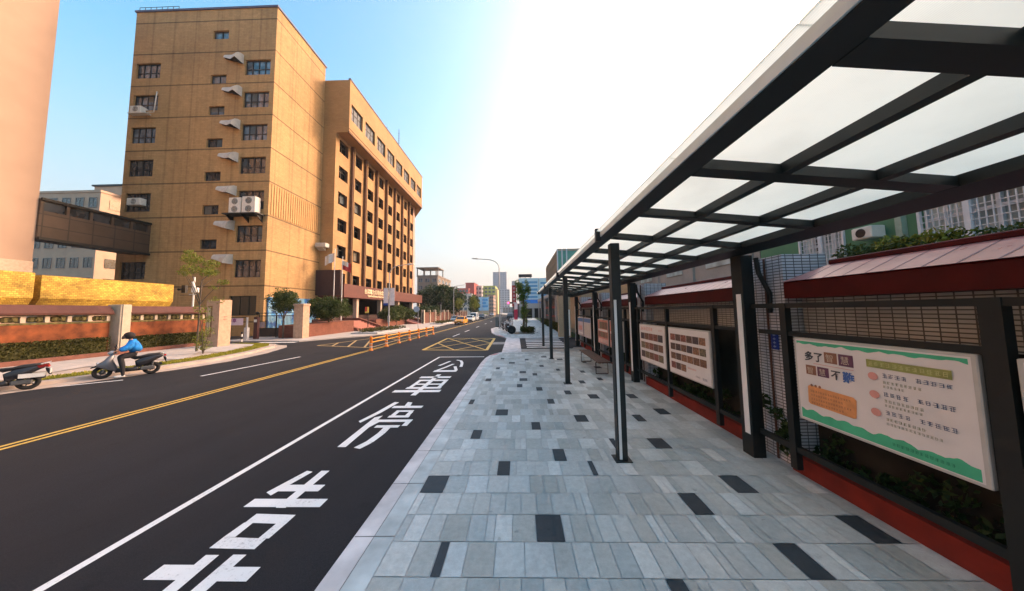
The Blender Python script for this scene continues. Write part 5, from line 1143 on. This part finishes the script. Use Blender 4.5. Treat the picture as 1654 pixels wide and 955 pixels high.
# ------------------------------------------------------------------ bus shelter
sh = empty('bus_shelter', (2.6,10,0), 0, 'long charcoal steel bus shelter with white translucent roof panels on the paved stop', 'bus shelter')
ox, oy = -2.6, -10
def SH(m, name, mt, parent=None):
    o = m.build(name, mt, parent or sh)
    if parent is None: o.location = (ox, oy, 0)
    return o
zr = lambda x: 3.50-.10*(x-1.45)                    # underside of the ribs
YA, YB = -2.4, 21.6
def beam(m, x0, x1, y0, y1, h, drop=0.0):            # follows the roof's fall
    a, b = zr(x0)-drop, zr(x1)-drop
    vs = [(x0,y0,a),(x1,y0,b),(x1,y1,b),(x0,y1,a),(x0,y0,a+h),(x1,y0,b+h),(x1,y1,b+h),(x0,y1,a+h)]
    m.faces(vs, [(0,3,2,1),(4,5,6,7),(0,1,5,4),(1,2,6,5),(2,3,7,6),(3,0,4,7)])
LED = mat('white light strip diffuser', (.72,.70,.68), .5, noise=.04)
for i, y in enumerate((5.1, 10.15, 15.2, 20.3)):
    x = 1.53 if i else 1.60
    m = MB(); m.box(x-.075,x+.075,y-.075,y+.075,-.02,3.497,0,.006); p = SH(m, 'post', STEEL)
    m = MB(); m.box(x-.13,x+.13,y-.13,y+.13,0,.012); SH(m, 'base_plate', STEEL, p)
    if i == 0:
        m = MB(); m.box(x-.056,x-.014,y-.081,y-.0755,.03,2.55); SH(m, 'light_strip', LED, p)
    if i == 1:
        m = MB(); m.box(x+.0755,x+.12,y-.05,y-.03,1.55,2.4); SH(m, 'light_strip', mat('bright white marker', (.8,.8,.78), .4), p)
for i, y in enumerate((5.25, 10.35, 15.45, 20.5)):
    x = 3.76
    m = MB(); m.box(x-.06,x+.14,y-.13,y+.12,-.02,3.27,0,.008); p = SH(m, 'post', DSTEEL)
    m = MB(); m.box(x-.0665,x-.0605,y-.09,y+.02,.35,2.62); SH(m, 'light_strip', LED, p)
    m = MB(); m.tube([(x+.1,y-.25,3.2),(x+.12,y-.26,2.95),(x+.32,y-.2,2.62),(x+.3,y-.2,2.3)], .035, 8); SH(m, 'downpipe', DSTEEL, p)
m = MB(); beam(m, 1.285, 1.45, YA, YB, .085, .0); SH(m, 'edge_beam', STEEL)
m = MB(); beam(m, 3.38, 3.74, YA, YB, .09, .006); SH(m, 'rear_beam', DSTEEL)
m = MB(); m.box(1.272,1.2835,YA,YB,3.525,3.60); SH(m, 'edge_fascia', mat('pale fascia strip', (.56,.60,.58), .5, noise=.08))
for x in (2.06, 2.78):
    m = MB(); beam(m, x, x+.07, YA, YB, .082, .002); SH(m, 'purlin', STEEL)
k = 0; ycr = []; y = 1.2-1.145*3
while y < YB:
    ycr.append((y, k % 2)); y += 1.145; k += 1
for i, (y, big) in enumerate(ycr):
    wd = .15 if .9 < y < 2.5 else .11; m = MB(); beam(m, 1.451, 3.379, y, y+wd, .078, .004); SH(m, 'cross_beam', STEEL)
PANEL = bpy.data.materials.new('opal polycarbonate'); PANEL.use_nodes = True
n_ = PANEL.node_tree.nodes; l_ = PANEL.node_tree.links; b_ = n_['Principled BSDF']; b_.inputs['Base Color'].default_value = (.9,.9,.88,1); b_.inputs['Roughness'].default_value = .35
tr_ = n_.new('ShaderNodeBsdfTranslucent'); mx_ = n_.new('ShaderNodeMixShader'); mx_.inputs[0].default_value = .97
tc_ = n_.new('ShaderNodeTexCoord'); wv_ = n_.new('ShaderNodeTexWave'); wv_.bands_direction = 'X'; wv_.inputs['Scale'].default_value = 28; l_.new(tc_.outputs['Object'], wv_.inputs[0])
nz_ = noise_(n_, l_, tc_.outputs['Object'], 1.5, 5)
kk = math_(n_, l_, 'MULTIPLY', mapr(n_, l_, wv_.outputs[1], 0, 1, .93, 1.0), mapr(n_, l_, nz_, .45, .8, 1.0, .90))
l_.new(mixc(n_, l_, 1.0, (1,.975,.88), kk, 'MULTIPLY'), tr_.inputs[0]); l_.new(b_.outputs[0], mx_.inputs[1]); l_.new(tr_.outputs[0], mx_.inputs[2]); l_.new(mx_.outputs[0], n_['Material Output'].inputs[0])
edges = [YA]+[c[0]+.05 for c in ycr if c[0] > YA+.3]+[YB]
for a, b in zip(edges[:-1], edges[1:]):
    if b-a < .2: continue
    for x0, x1 in ((1.22, 2.095), (2.098, 2.815), (2.818, 3.6)):
        m = MB(); z0, z1 = zr(x0)+.088, zr(x1)+.088
        m.faces([(x0,a+.004,z0),(x1,a+.004,z1),(x1,b-.004,z1),(x0,b-.004,z0),(x0,a+.004,z0+.012),(x1,a+.004,z1+.012),(x1,b-.004,z1+.012),(x0,b-.004,z0+.012)], [(0,3,2,1),(4,5,6,7),(0,1,5,4),(1,2,6,5),(2,3,7,6),(3,0,4,7)])
        SH(m, 'roof_panel', PANEL)
for y in (4.72, 9.8, 14.9, 20.0):
    m = MB(); m.box(1.20,1.29,y-.03,y+.03,3.46,3.66); SH(m, 'joint_bracket', BLACK)

# ------------------------------------------------------------------ notice frame line behind the shelter
PWH = mat('poster white', (.66,.62,.60), .5, noise=.05, scale=3)
BX = 3.80
def frame_bay(y0, y1, label, posts, low=.45):
    t = empty('display_rack', (BX,(y0+y1)/2,0), 0, label, 'notice rack', 'notice racks along the back of the shelter'); oy_ = (y0+y1)/2
    m = MB(); m.box(0,.06,y0-oy_,y1-oy_,2.38,2.45); m.build('top_rail', DSTEEL, t)
    m = MB(); m.box(0,.06,y0-oy_,y1-oy_,low-.06,low+.02); m.build('bottom_rail', DSTEEL, t)
    for (y, wd) in posts: m = MB(); m.box(-.012,.072,y-oy_-wd/2,y-oy_+wd/2,low-.3,2.452); m.build('post', DSTEEL, t)
    m = MB(); m.box(.005,.055,y0-oy_+.12,y1-oy_-.12,1.985,2.05); m.build('middle_rail', DSTEEL, t)
    return t
frame_bay(2.5, 5.1, 'nearest dark notice rack, holding the green edged board', ((2.555,.13),(4.5,.10)))
frame_bay(-1.0, 2.496, 'dark notice rack at the right edge of the photo', ((0.2,.1),))
frame_bay(5.4, 10.2, 'second dark notice rack, holding the two white boards of small photos', ((6.12,.10),(8.04,.09),(9.95,.10)))
frame_bay(10.5, 15.3, 'third dark notice rack, holding the pink boards', ((11.2,.10),(13.15,.08),(15.05,.10)))
frame_bay(15.6, 20.4, 'farthest dark notice rack, holding the blue topped boards', ((16.4,.10),(18.35,.08),(20.2,.10)))
# posters: board local frame u (reading direction, -Y), v up, both 0..1
MB_ = Matrix(((0,0,-1,0),(-1,0,0,0),(0,1,0,0),(0,0,0,1)))
class Board:
    def __init__(s, ya, yb, z0, z1, label, face, name='notice_board', group=None, fr=None):
        s.W = ya-yb; s.H = z1-z0; s.t = empty(name, (BX-.004, ya, z0), 0, label, 'notice board', group)
        m = MB(); m.box(0,.05,-s.W,0,0,s.H,0,.008); m.build('case', fr or mat('pale board frame', (.45,.43,.40), .5, noise=.1), s.t)
        m = MB(); m.poly(s.q(.02,.98,.025,.975,-.0015)); s.face = m.build('poster', face, s.t); s.k = 0
    def q(s, u0, u1, v0, v1, d): return [(d,-u0*s.W,v0*s.H),(d,-u0*s.W,v1*s.H),(d,-u1*s.W,v1*s.H),(d,-u1*s.W,v0*s.H)]
    def rect(s, r, mt, name='print', d=None):
        m = MB(); s.k += 1; d = -.003-.0003*s.k if d is None else d
        for (a, b, c, e) in r: m.poly(s.q(a, b, c, e, d))
        return m.build(name, mt, s.face)
    def polyuv(s, pts, mt, name='print'):
        s.k += 1; m = MB(); m.poly([(-.003-.0003*s.k, -u*s.W, v*s.H) for u, v in pts]); return m.build(name, mt, s.face)
    def text(s, tx, size, mt, u, v, bold=0):
        s.k += 1; o = text(tx, size, mt, s.face, 'lettering', 0, bold=bold); o.matrix_local = Matrix.Translation((-.0045-.0003*s.k, -u*s.W, v*s.H)) @ MB_; return o
    def wave(s, v, amp, top, mt, n=60, name='wavy_band', seed=0):
        q = random.Random(seed); m = MB(); s.k += 1; d = -.003-.0003*s.k; vv = []
        for i in range(n+1): u = .03+.94*i/n; vv.append((u, v+amp*(.6*math.sin(i*.9+seed)+.5*math.sin(i*.37)+q.uniform(-.3,.3))))
        for (u0, a), (u1, b) in zip(vv[:-1], vv[1:]):
            if top: m.poly([(d,-u0*s.W,a*s.H),(d,-u0*s.W,.96*s.H),(d,-u1*s.W,.96*s.H),(d,-u1*s.W,b*s.H)])
            else: m.poly([(d,-u0*s.W,.035*s.H),(d,-u0*s.W,a*s.H),(d,-u1*s.W,b*s.H),(d,-u1*s.W,.035*s.H)])
        return m.build(name, mt, s.face)
    def scribble(s, u0, u1, v, h, mt, seed, step=None):
        """a line of small unreadable characters, drawn as tiny strokes"""
        q = random.Random(seed); m = MB(); s.k += 1; d = -.003-.0003*s.k; step = step or h*s.H/s.W*1.08; u = u0
        while u < u1-step*.5:
            w_ = step*.84
            if True:
                for j in range(3): vv = v+h*(.12+.34*j)+q.uniform(-.04,.04)*h; a = q.uniform(0,.2); m.poly(s.q(u+w_*a, u+w_*q.uniform(.75,1), vv, vv+h*.09, d))
                for j in range(2): uu = u+w_*q.uniform(.1,.8); m.poly(s.q(uu, uu+w_*.10, v+h*q.uniform(0,.3), v+h*q.uniform(.7,1), d-.0001))
            u += step
        return m.build('text_line', mt, s.face)
GT1 = mat('poster green', (.06,.40,.22), .5, noise=.15, scale=5); NAVY = mat('navy ink', (.05,.08,.16), .6, noise=0); INK = mat('dark ink', (.06,.06,.07), .6, noise=0)
OR1 = mat('poster orange', (.62,.27,.10), .5, noise=.15, scale=9); OLV = mat('poster olive', (.26,.27,.08), .5, noise=.2, scale=9); SAL = mat('poster salmon', (.60,.28,.24), .5, noise=.1)
BRN = mat('tile brown', (.24,.11,.07), .6); PUR = mat('tile purple', (.13,.05,.09), .6); CRMT = mat('cream glyph', (.55,.45,.35), .6, noise=0); GLN = mat('olive ink', (.18,.20,.10), .6, noise=0)
b = Board(4.36, 2.66, .89, 1.98, 'large pinkish white board with wavy green edges, orange box and three bulleted lines', PWH)
b.wave(.925, .012, True, GT1, seed=1); b.wave(.135, .018, False, GT1, seed=2)
b.text('多了', .125, INK, .09, .745, .004); 
b.rect([(.245,.335,.74,.86)], BRN, 'tile'); b.rect([(.345,.44,.735,.86)], PUR, 'tile'); b.rect([(.095,.175,.57,.68)], BRN, 'tile'); b.rect([(.185,.27,.57,.68)], PUR, 'tile')
b.text('智', .10, CRMT, .255, .762); b.text('慧', .10, CRMT, .358, .762); b.text('智', .09, CRMT, .104, .59); b.text('慧', .09, CRMT, .196, .59)
b.text('不', .12, INK, .285, .58, .003); b.text('難', .13, mat('blue ink', (.06,.13,.35), .6, noise=0), .365, .575, .004)
b.rect([(.16,.44,.705,.711)], SAL)
b.polyuv([(.10,.42),(.11,.44),(.42,.425),(.44,.40),(.43,.215),(.41,.205),(.11,.22),(.095,.24)], OR1)
b.text('● ● ●', .045, BRN, .12, .43); 
for k in range(4): b.scribble(.12, .41-.05*(k % 2), .365-.045*k, .026, BRN, 80+k)
b.rect([(.52,.91,.775,.85)], OLV); b.scribble(.53,.90,.79,.045,mat('pale olive glyph', (.42,.42,.18), .6, noise=0),90)
for k, v in enumerate((.69,.515,.345)):
    b.polyuv([(.55+.028*math.cos(a*.524), v+.038*math.sin(a*.524)) for a in range(12)], SAL, 'bullet')
    b.scribble(.60,.735,v+.0,.045,NAVY,100+k); b.scribble(.76,.91,v+.005,.045,NAVY,110+k); b.scribble(.60,.78,v-.055,.03,GLN,120+k); b.scribble(.60,.70+.08*k,v-.095,.026,GLN,130+k)
b.scribble(.62,.88,.075,.03,mat('dark green ink', (.01,.16,.09), .6, noise=0),142)
# next board, cut by the right edge
b = Board(2.46, .7, .89, 1.98, 'board with a tan poster in a brown border at the right edge of the photo', PWH)
b.rect([(.07,.93,.06,.94)], mat('brown poster border', (.10,.045,.02), .6)); b.rect([(.09,.91,.09,.91)], mat('tan poster', (.52,.30,.13), .6, noise=.25, scale=3))
# photo boards
PH = [mat('photo tone %d' % i, c, .5, noise=.7, scale=26, detail=3) for i, c in enumerate(((.16,.08,.045),(.10,.06,.045),(.22,.11,.06),(.07,.05,.05),(.15,.12,.07),(.20,.07,.05)))]
def photos(b, u0, u1, v0, v1, n, seed):
    q = random.Random(seed); s_ = (u1-u0)/n
    for k in range(n): b.rect([(u0+s_*k+.004, u0+s_*(k+1)-.004, v0, v1)], q.choice(PH), 'photo', -.0035)
ORT = mat('orange red ink', (.66,.16,.08), .6, noise=0)
b = Board(9.82, 8.12, .80, 1.93, 'white board with an orange title and three rows of small brown photographs', PWH)
b.scribble(.07,.60,.83,.10,ORT,201); b.scribble(.78,.92,.85,.05,SAL,202)
for k in range(3): photos(b, .06, .92, .60-.24*k, .77-.24*k, 5, 210+k)
b = Board(7.95, 6.24, .80, 1.93, 'white board filled with four rows of small brown photographs and logos in the corner', PWH)
for k in range(3): photos(b, .06, .92, .72-.20*k, .86-.20*k, 6, 220+k)
photos(b, .06, .46, .12, .26, 3, 230); b.scribble(.50,.70,.20,.04,ORT,231); b.scribble(.68,.79,.09,.035,INK,232); b.scribble(.82,.93,.08,.05,NAVY,233)
PK = mat('salmon pink poster', (.52,.20,.16), .55, noise=.2, scale=2)
for (ya, yb, lb, sd_) in ((15.0,13.28,'salmon pink board with dark food photographs, the farther of the two pink boards',240),(13.05,11.4,'salmon pink board with dark food photographs, the nearer of the two pink boards',250)):
    b = Board(ya, yb, .80, 1.93, lb, PK); photos(b, .20, .94, .62, .90, 3, sd_); photos(b, .06, .94, .28, .50, 4, sd_+1); b.rect([(.06,.94,.52,.60)], PWH); b.rect([(.06,.94,.06,.22)], mat('pale pink band', (.62,.42,.38), .6))
BLT = mat('poster blue', (.07,.16,.36), .5, noise=.15); LL = mat('lilac poster', (.48,.42,.46), .5, noise=.12, scale=2)
for (ya, yb, lb, sd_) in ((20.1,18.4,'blue topped lilac board with a red picture, the farthest board',260),(18.3,16.5,'blue topped lilac board with pale columns, second farthest board',270)):
    b = Board(ya, yb, .80, 1.93, lb, LL); b.rect([(.04,.96,.76,.95)], BLT)
    if sd_ == 260: b.rect([(.2,.8,.30,.55)], SAL); b.rect([(.1,.9,.1,.2)], PWH)
    else:
        for k in range(3): b.rect([(.12+.28*k,.30+.28*k,.1,.7)], mat('pale cream column', (.55,.48,.40), .6))
# ------------------------------------------------------------------ bench
t = empty('bench', (3.0,12.9,0), 0, 'long dark brown bench on two square loop legs under the shelter', 'bench')
m = MB()
for k in range(4): m.box(-.20+k*.12,-.20+k*.12+.105,-1.75,1.75,.45,.50,0,.006)
m.build('seat', mat('dark brown wood slats', (.085,.040,.026), .6, noise=.25, scale=12), t)
for y in (-1.35, 1.35): m = MB(); m.tube([(-.2,y,.43),(-.2,y,.02),(.24,y,.02),(.24,y,.43),(-.2,y,.43)], .02, 8); m.build('leg', mat('rust brown steel', (.06,.03,.024), .5), t)

# ------------------------------------------------------------------ tiled boundary wall
WT = tiles('small white grey wall tiles', (.36,.33,.29), (.42,.39,.34), (.07,.06,.05), .13, .046, .007, 0, .35, .5, dirt=.3)
PT = tiles('glazed pale pillar tiles', (.52,.50,.50), (.62,.62,.66), (.10,.095,.10), .125, .047, .007, 0, .3, .5, dirt=.18)
RT = mat('maroon glazed tile', (.075,.004,.003), .55, noise=.2, scale=4, spec=.2)
def copingtile():
    m, n, l, b = fresh('red roof tiles', .2, .8); tc = n.new('ShaderNodeTexCoord'); sp = n.new('ShaderNodeSeparateXYZ'); l.new(tc.outputs['Object'], sp.inputs[0])
    pp = math_(n, l, 'PINGPONG', math_(n, l, 'ADD', math_(n, l, 'MULTIPLY', sp.outputs[0], .0), math_(n, l, 'ADD', sp.outputs[1], 50)), .125)
    g = mapr(n, l, pp, .0, .016, 0, 1); f = noise_(n, l, tc.outputs['Object'], 5, 4)
    c = mixc(n, l, g, (.10,.02,.015), mixc(n, l, mapr(n, l, f, .3, .7, 0, 1), (.38,.13,.11), (.48,.20,.17))); l.new(c, b.inputs['Base Color'])
    bp = n.new('ShaderNodeBump'); bp.inputs['Strength'].default_value = .6; bp.inputs['Distance'].default_value = .02; l.new(g, bp.inputs['Height']); l.new(bp.outputs[0], b.inputs['Normal'])
    l.new(mapr(n, l, f, .3, .7, .27, .33), b.inputs['Roughness']); return m
CT = copingtile(); RED2 = mat('deep red painted plinth', (.16,.012,.005), .8, noise=.25, scale=4, bump=.2); HOLLOW = mat('hollow dark wall base', (.020,.017,.012), .9, noise=.5, scale=2.5, bump=.4)  # wall base colour carries the shade of a dark hollow
wl = ['nearest tiled wall bay with a glossy red tile coping behind the green edged board','second tiled wall bay with red coping behind the boards of small photographs','third tiled wall bay with red coping behind the pink boards','farthest tiled wall bay with red coping behind the blue topped boards']
for i, (y0, y1) in enumerate(((-2,4.78),(5.52,10.0),(10.75,15.2),(15.95,20.4))):
    t = empty('tiled_wall', (4.4,(y0+y1)/2,0), 0, wl[i], 'wall', 'tiled wall bays behind the shelter'); h = (y1-y0)/2
    m = MB(); m.box(-.06,.3,-h+.001,h-.001,1.96,2.52); m.build('tile_band', WT, t)
    m = MB(); m.box(.02,.3,-h,h,0,1.955); m.build('wall_base', HOLLOW, t)
    m = MB(); m.box(-.40,-.26,-h,h,0,.24,0,.004); m.build('plinth', RED2, t)
    m = MB(); m.box(-.262,.02,-h,h,0,.16); m.build('planting_soil', mat('dark soil', (.02,.014,.01), .95, noise=.4, scale=9, bump=.6), t)
    m = MB(); m.prism([(-.32,2.525),(-.32,2.76),(-.30,2.78),(.30,2.78),(.30,2.525)], 'y', -h, h); m.build('coping_fascia', RT, t)
    m = MB(); e = .28
    m.faces([(-.34,-h,2.782),(-.34,h,2.782),(.10,h-e,3.0),(.10,-h+e,3.0),(.45,-h+e,3.0),(.45,h-e,3.0),(.45,-h,2.782),(.45,h,2.782)], [(0,3,2,1),(3,4,5,2),(0,6,4,3),(1,2,5,7),(0,1,7,6)])
    m.build('coping_roof', CT, t)
    m = MB(); m.box(.10,.32,-h+e,h-e,3.002,3.07,0,.01); m.build('ridge', RT, t)
pl = ['nearest tall tiled pillar carrying a small blue plate, beside the thick shelter post','second tall tiled pillar between the photo boards and the pink boards','third tall tiled pillar between the pink and the blue topped boards','farthest tall tiled pillar at the end of the shelter']
for i, y in enumerate((4.80, 10.02, 15.22, 20.42)):
    t = empty('tiled_pillar', (4.45,y+.35,0), 0, pl[i], 'pillar', 'tiled pillars of the wall'); m = MB(); m.box(-.34,.34,-.34,.34,-.01,3.22); m.build('shaft', PT, t)
    m = MB(); m.box(-.36,-.341,-.02,.01,-.01,3.2) ; m.build('cable', mat('rusty cable', (.10,.04,.025), .8), t)
    if i == 0:
        m = MB(); m.box(-.375,-.362,-.20,-.06,1.72,2.02,0,.004); pt = m.build('address_plate', mat('blue enamel plate', (.01,.03,.20), .3, noise=0), t)
        m = MB()
        for k in range(4): m.box(-.378,-.3755,-.155,-.105,1.76+.06*k,1.775+.06*k); m.box(-.379,-.3765,-.135,-.125,1.75+.06*k,1.79+.06*k)
        m.build('plate_glyphs', mat('pale blue glyph', (.3,.35,.5), .5, noise=0), pt)
# plants: creeping dark plants at the wall foot, greenery above the coping
def foliage(name, label, cat, boxes, kind, size, seed, rz_=.9):
    q = random.Random(seed); m = MB()
    for (x, y, z, r, n) in boxes: leaves(m, q, (x,y,z), (r*.8,r,r*rz_), n, size, .1)
    return tag(m.build(name, LF[kind]), label, cat)
q = random.Random(300)
foliage('creeper', 'green creeper spilling over the ridge of the nearest red coping', 'plant', [(4.75+q.uniform(0,.5), y*.1+q.uniform(-.1,.1), 3.02+q.uniform(-.05,.08)+.08*max(0,math.sin(y*.17)), .19, 230) for y in range(-5, 47)], 'mid', .03, 301)
foliage('creeper', 'bright yellow green leaves standing above the middle of the nearest red coping', 'plant', [(4.85, 3.45+.12*k, 3.12+q.uniform(0,.06), .15, 160) for k in range(6)], 'light', .03, 302)
foliage('creeper', 'small clump of dark leaves over the second red coping beside the thick post', 'plant', [(4.8, 5.75+.2*k, 3.08, .2, 110) for k in range(4)], 'mid', .05, 303)
for i, (ya, yb, lb) in enumerate(((1.0,4.7,'dark low plants below the green edged board'),(5.6,9.9,'dark low plants below the boards of small photographs'),(10.8,15,'dark low plants below the pink boards'))):
    foliage('low_plants', lb, 'plant', [(4.28+q.uniform(-.04,.04), q.uniform(ya,yb), .16+q.uniform(0,.55)*q.random(), .15, 40) for _ in range(int((yb-ya)*8))], 'dark', .05, 310+i)
foliage('creeper', 'small climbing plant at the foot of the nearest tiled pillar', 'plant', [(4.05, 5.0+q.uniform(-.25,.3), .25+.12*k, .12, 60) for k in range(6)], 'dark', .045, 320)

# ------------------------------------------------------------------ buildings behind the wall
GB = mat('green painted wall', (.10,.22,.12), .85, noise=.12, scale=1.2)
t = empty('green_building', (9,3,0), 0, 'green painted building with white gridded windows above the nearest red coping', 'building')
def gwin(u0, u1, z0, z1, split):
    return (u0, u1, z0, z1, split)
GW = [(5.45,6.85,3.5,4.62),(8.5,9.75,3.5,4.55),(1.5,4.2,3.4,4.6),(5.45,7.05,6.8,8.2),(8.0,9.8,6.8,8.2),(1.5,4.2,6.8,8.2)]
m = MB(); wall_grid(m, (9,0,0), (0,1,0), (0,0,1), (-8,11.4), (0,9.6), GW, (-1,0,0), .15)
m.poly([(9,11.4,0),(16,11.4,0),(16,11.4,9.6),(9,11.4,9.6)]); m.poly([(9,-8,9.6),(16,-8,9.6),(16,11.4,9.6),(9,11.4,9.6)]); m.poly([(9,-8,0),(16,-8,0),(16,-8,9.6),(9,-8,9.6)]); m.poly([(16,-8,0),(16,11.4,0),(16,11.4,9.6),(16,-8,9.6)])
o = m.build('wall', GB, t); o.location = (-9,-3,0)
m = MB(); m.poly([(9.3,-7,1),(9.3,11,1),(9.3,11,9),(9.3,-7,9)]); o = m.build('backing', IN, t); o.location = (-9,-3,0)
GGL = glass_pane('grey green glass', (.20,.25,.25), .3)
for h in GW:
    f = window(t, (9,0,0), (0,1,0), (0,0,1), (-1,0,0), h, .15, 4, 2, WFRAME, GGL, fw_=.05, hbar=.68); f.location = (-9,-3,0)
    m = MB(); n = int((h[1]-h[0])*11)
    for k in range(1, n): y = h[0]+(h[1]-h[0])*k/n; m.box(8.955,8.97,y-.009,y+.009,h[2],h[3])
    for k in range(0, 9): z = h[2]+(h[3]-h[2])*k/8; m.box(8.945,8.956,h[0],h[1],z-.008,z+.008)
    ym = (h[0]+h[1])/2; m.box(8.93,8.99,ym-.045,ym+.045,h[2],h[3]); m.box(8.93,8.99,h[0]-.05,h[0],h[2],h[3]); m.box(8.93,8.99,h[1],h[1]+.05,h[2],h[3]); m.box(8.92,9.0,h[0]-.06,h[1]+.06,h[2]-.06,h[2]); m.box(8.92,9.0,h[0]-.06,h[1]+.06,h[3],h[3]+.05)
    o = m.build('window_grille', WFRAME, t); o.location = (-9,-3,0)
m = MB(); m.box(8.55,8.9,7.45,7.9,4.05,4.35,0,.02); o = m.build('air_conditioner', ACW, t); o.location = (-9,-3,0); m = MB(); m.tube([(8.545,7.68,4.2),(8.535,7.68,4.2)], .11, 16); m.build('fan_grille', BLACK, o)
m = MB(); m.box(8.86,8.998,7.12,7.24,0,9.6); o = m.build('downpipe', mat('pale green pipe', (.28,.36,.28), .6), t); o.location = (-9,-3,0)
BGC = mat('beige grey concrete wall', (.33,.31,.28), .85, noise=.15, scale=.8)
t = empty('concrete_building', (9.2,18,0), 0, 'plain beige grey building above the second red coping', 'building')
m = MB(); m.box(0,7,-6.3,7.5,0,9.0); m.build('wall', BGC, t); m = MB()
for k in range(4): m.box(-.12,-.003,-6+k*4,-5.6+k*4,0,9)
m.box(-.08,-.002,-6.3,7.5,3.55,3.75); m.build('pilaster', BGC, t)
for k in range(3): m = MB(); m.box(-.05,-.004,-4.8+k*4,-3.0+k*4,4.3,5.6); m.build('window', GGL, t)
t = empty('annex_building', (3.4,27,0), 0, 'beige brick gatehouse wall with a projecting glazed upper storey beyond the shelter', 'building')
SB = tiles('beige brick', (.46,.33,.20), (.50,.37,.23), (.34,.25,.16), .22, .08, .01, .5, .85, .4, dirt=.15)
m = MB(); m.box(.05,1.1,.15,.9,0,5.7); m.build('gate_wall', SB, t)
m = MB(); m.box(2.2,10,.5,12,0,7.6); m.build('wall', SB, t)
m = MB(); m.box(.1,2.4,0.4,12.0,5.75,5.95); m.box(.1,2.4,.4,12.0,7.75,7.95); m.build('floor_slab', mat('pale slab edge', (.42,.36,.28)), t)
m = MB(); m.box(.12,2.3,.45,.5,5.95,7.75); m.build('glazing', mat('turquoise glass', (.12,.34,.28), .15), t)
m = MB()
for k in range(3): m.box(.05+k*.42,.15+k*.42,.34,.449,5.75,7.95)
m.build('white_mullion', WFRAME, t)
m = MB()
for k in range(26): m.box(.04,.1,.5+k*.445,.62+k*.445,5.95,7.75)
m.box(.04,.1,.4,12,6.8,6.9); m.build('louvre_screen', mat('sand louvre', (.36,.28,.19), .7), t)
m = MB(); m.box(.14,.2,.5,12,5.95,7.75); m.build('screen_backing', mat('dark screen back', (.16,.13,.10), .8), t)  # dark brown sheet behind the louvres
# ------------------------------------------------------------------ evening haze
m = MB(); m.box(-1520, 1520, -320, 2220, -1.2, 130)
hm = bpy.data.materials.new('evening haze'); hm.use_nodes = True; hn = hm.node_tree.nodes; hn.clear()
pv = hn.new('ShaderNodeVolumePrincipled'); pv.inputs['Color'].default_value = (.92, .92, .95, 1); pv.inputs['Density'].default_value = .0003; pv.inputs['Anisotropy'].default_value = .3
ho = hn.new('ShaderNodeOutputMaterial'); hm.node_tree.links.new(pv.outputs[0], ho.inputs['Volume'])
tag(m.build('haze', hm), 'thin pale evening haze over the whole street', kind='stuff')
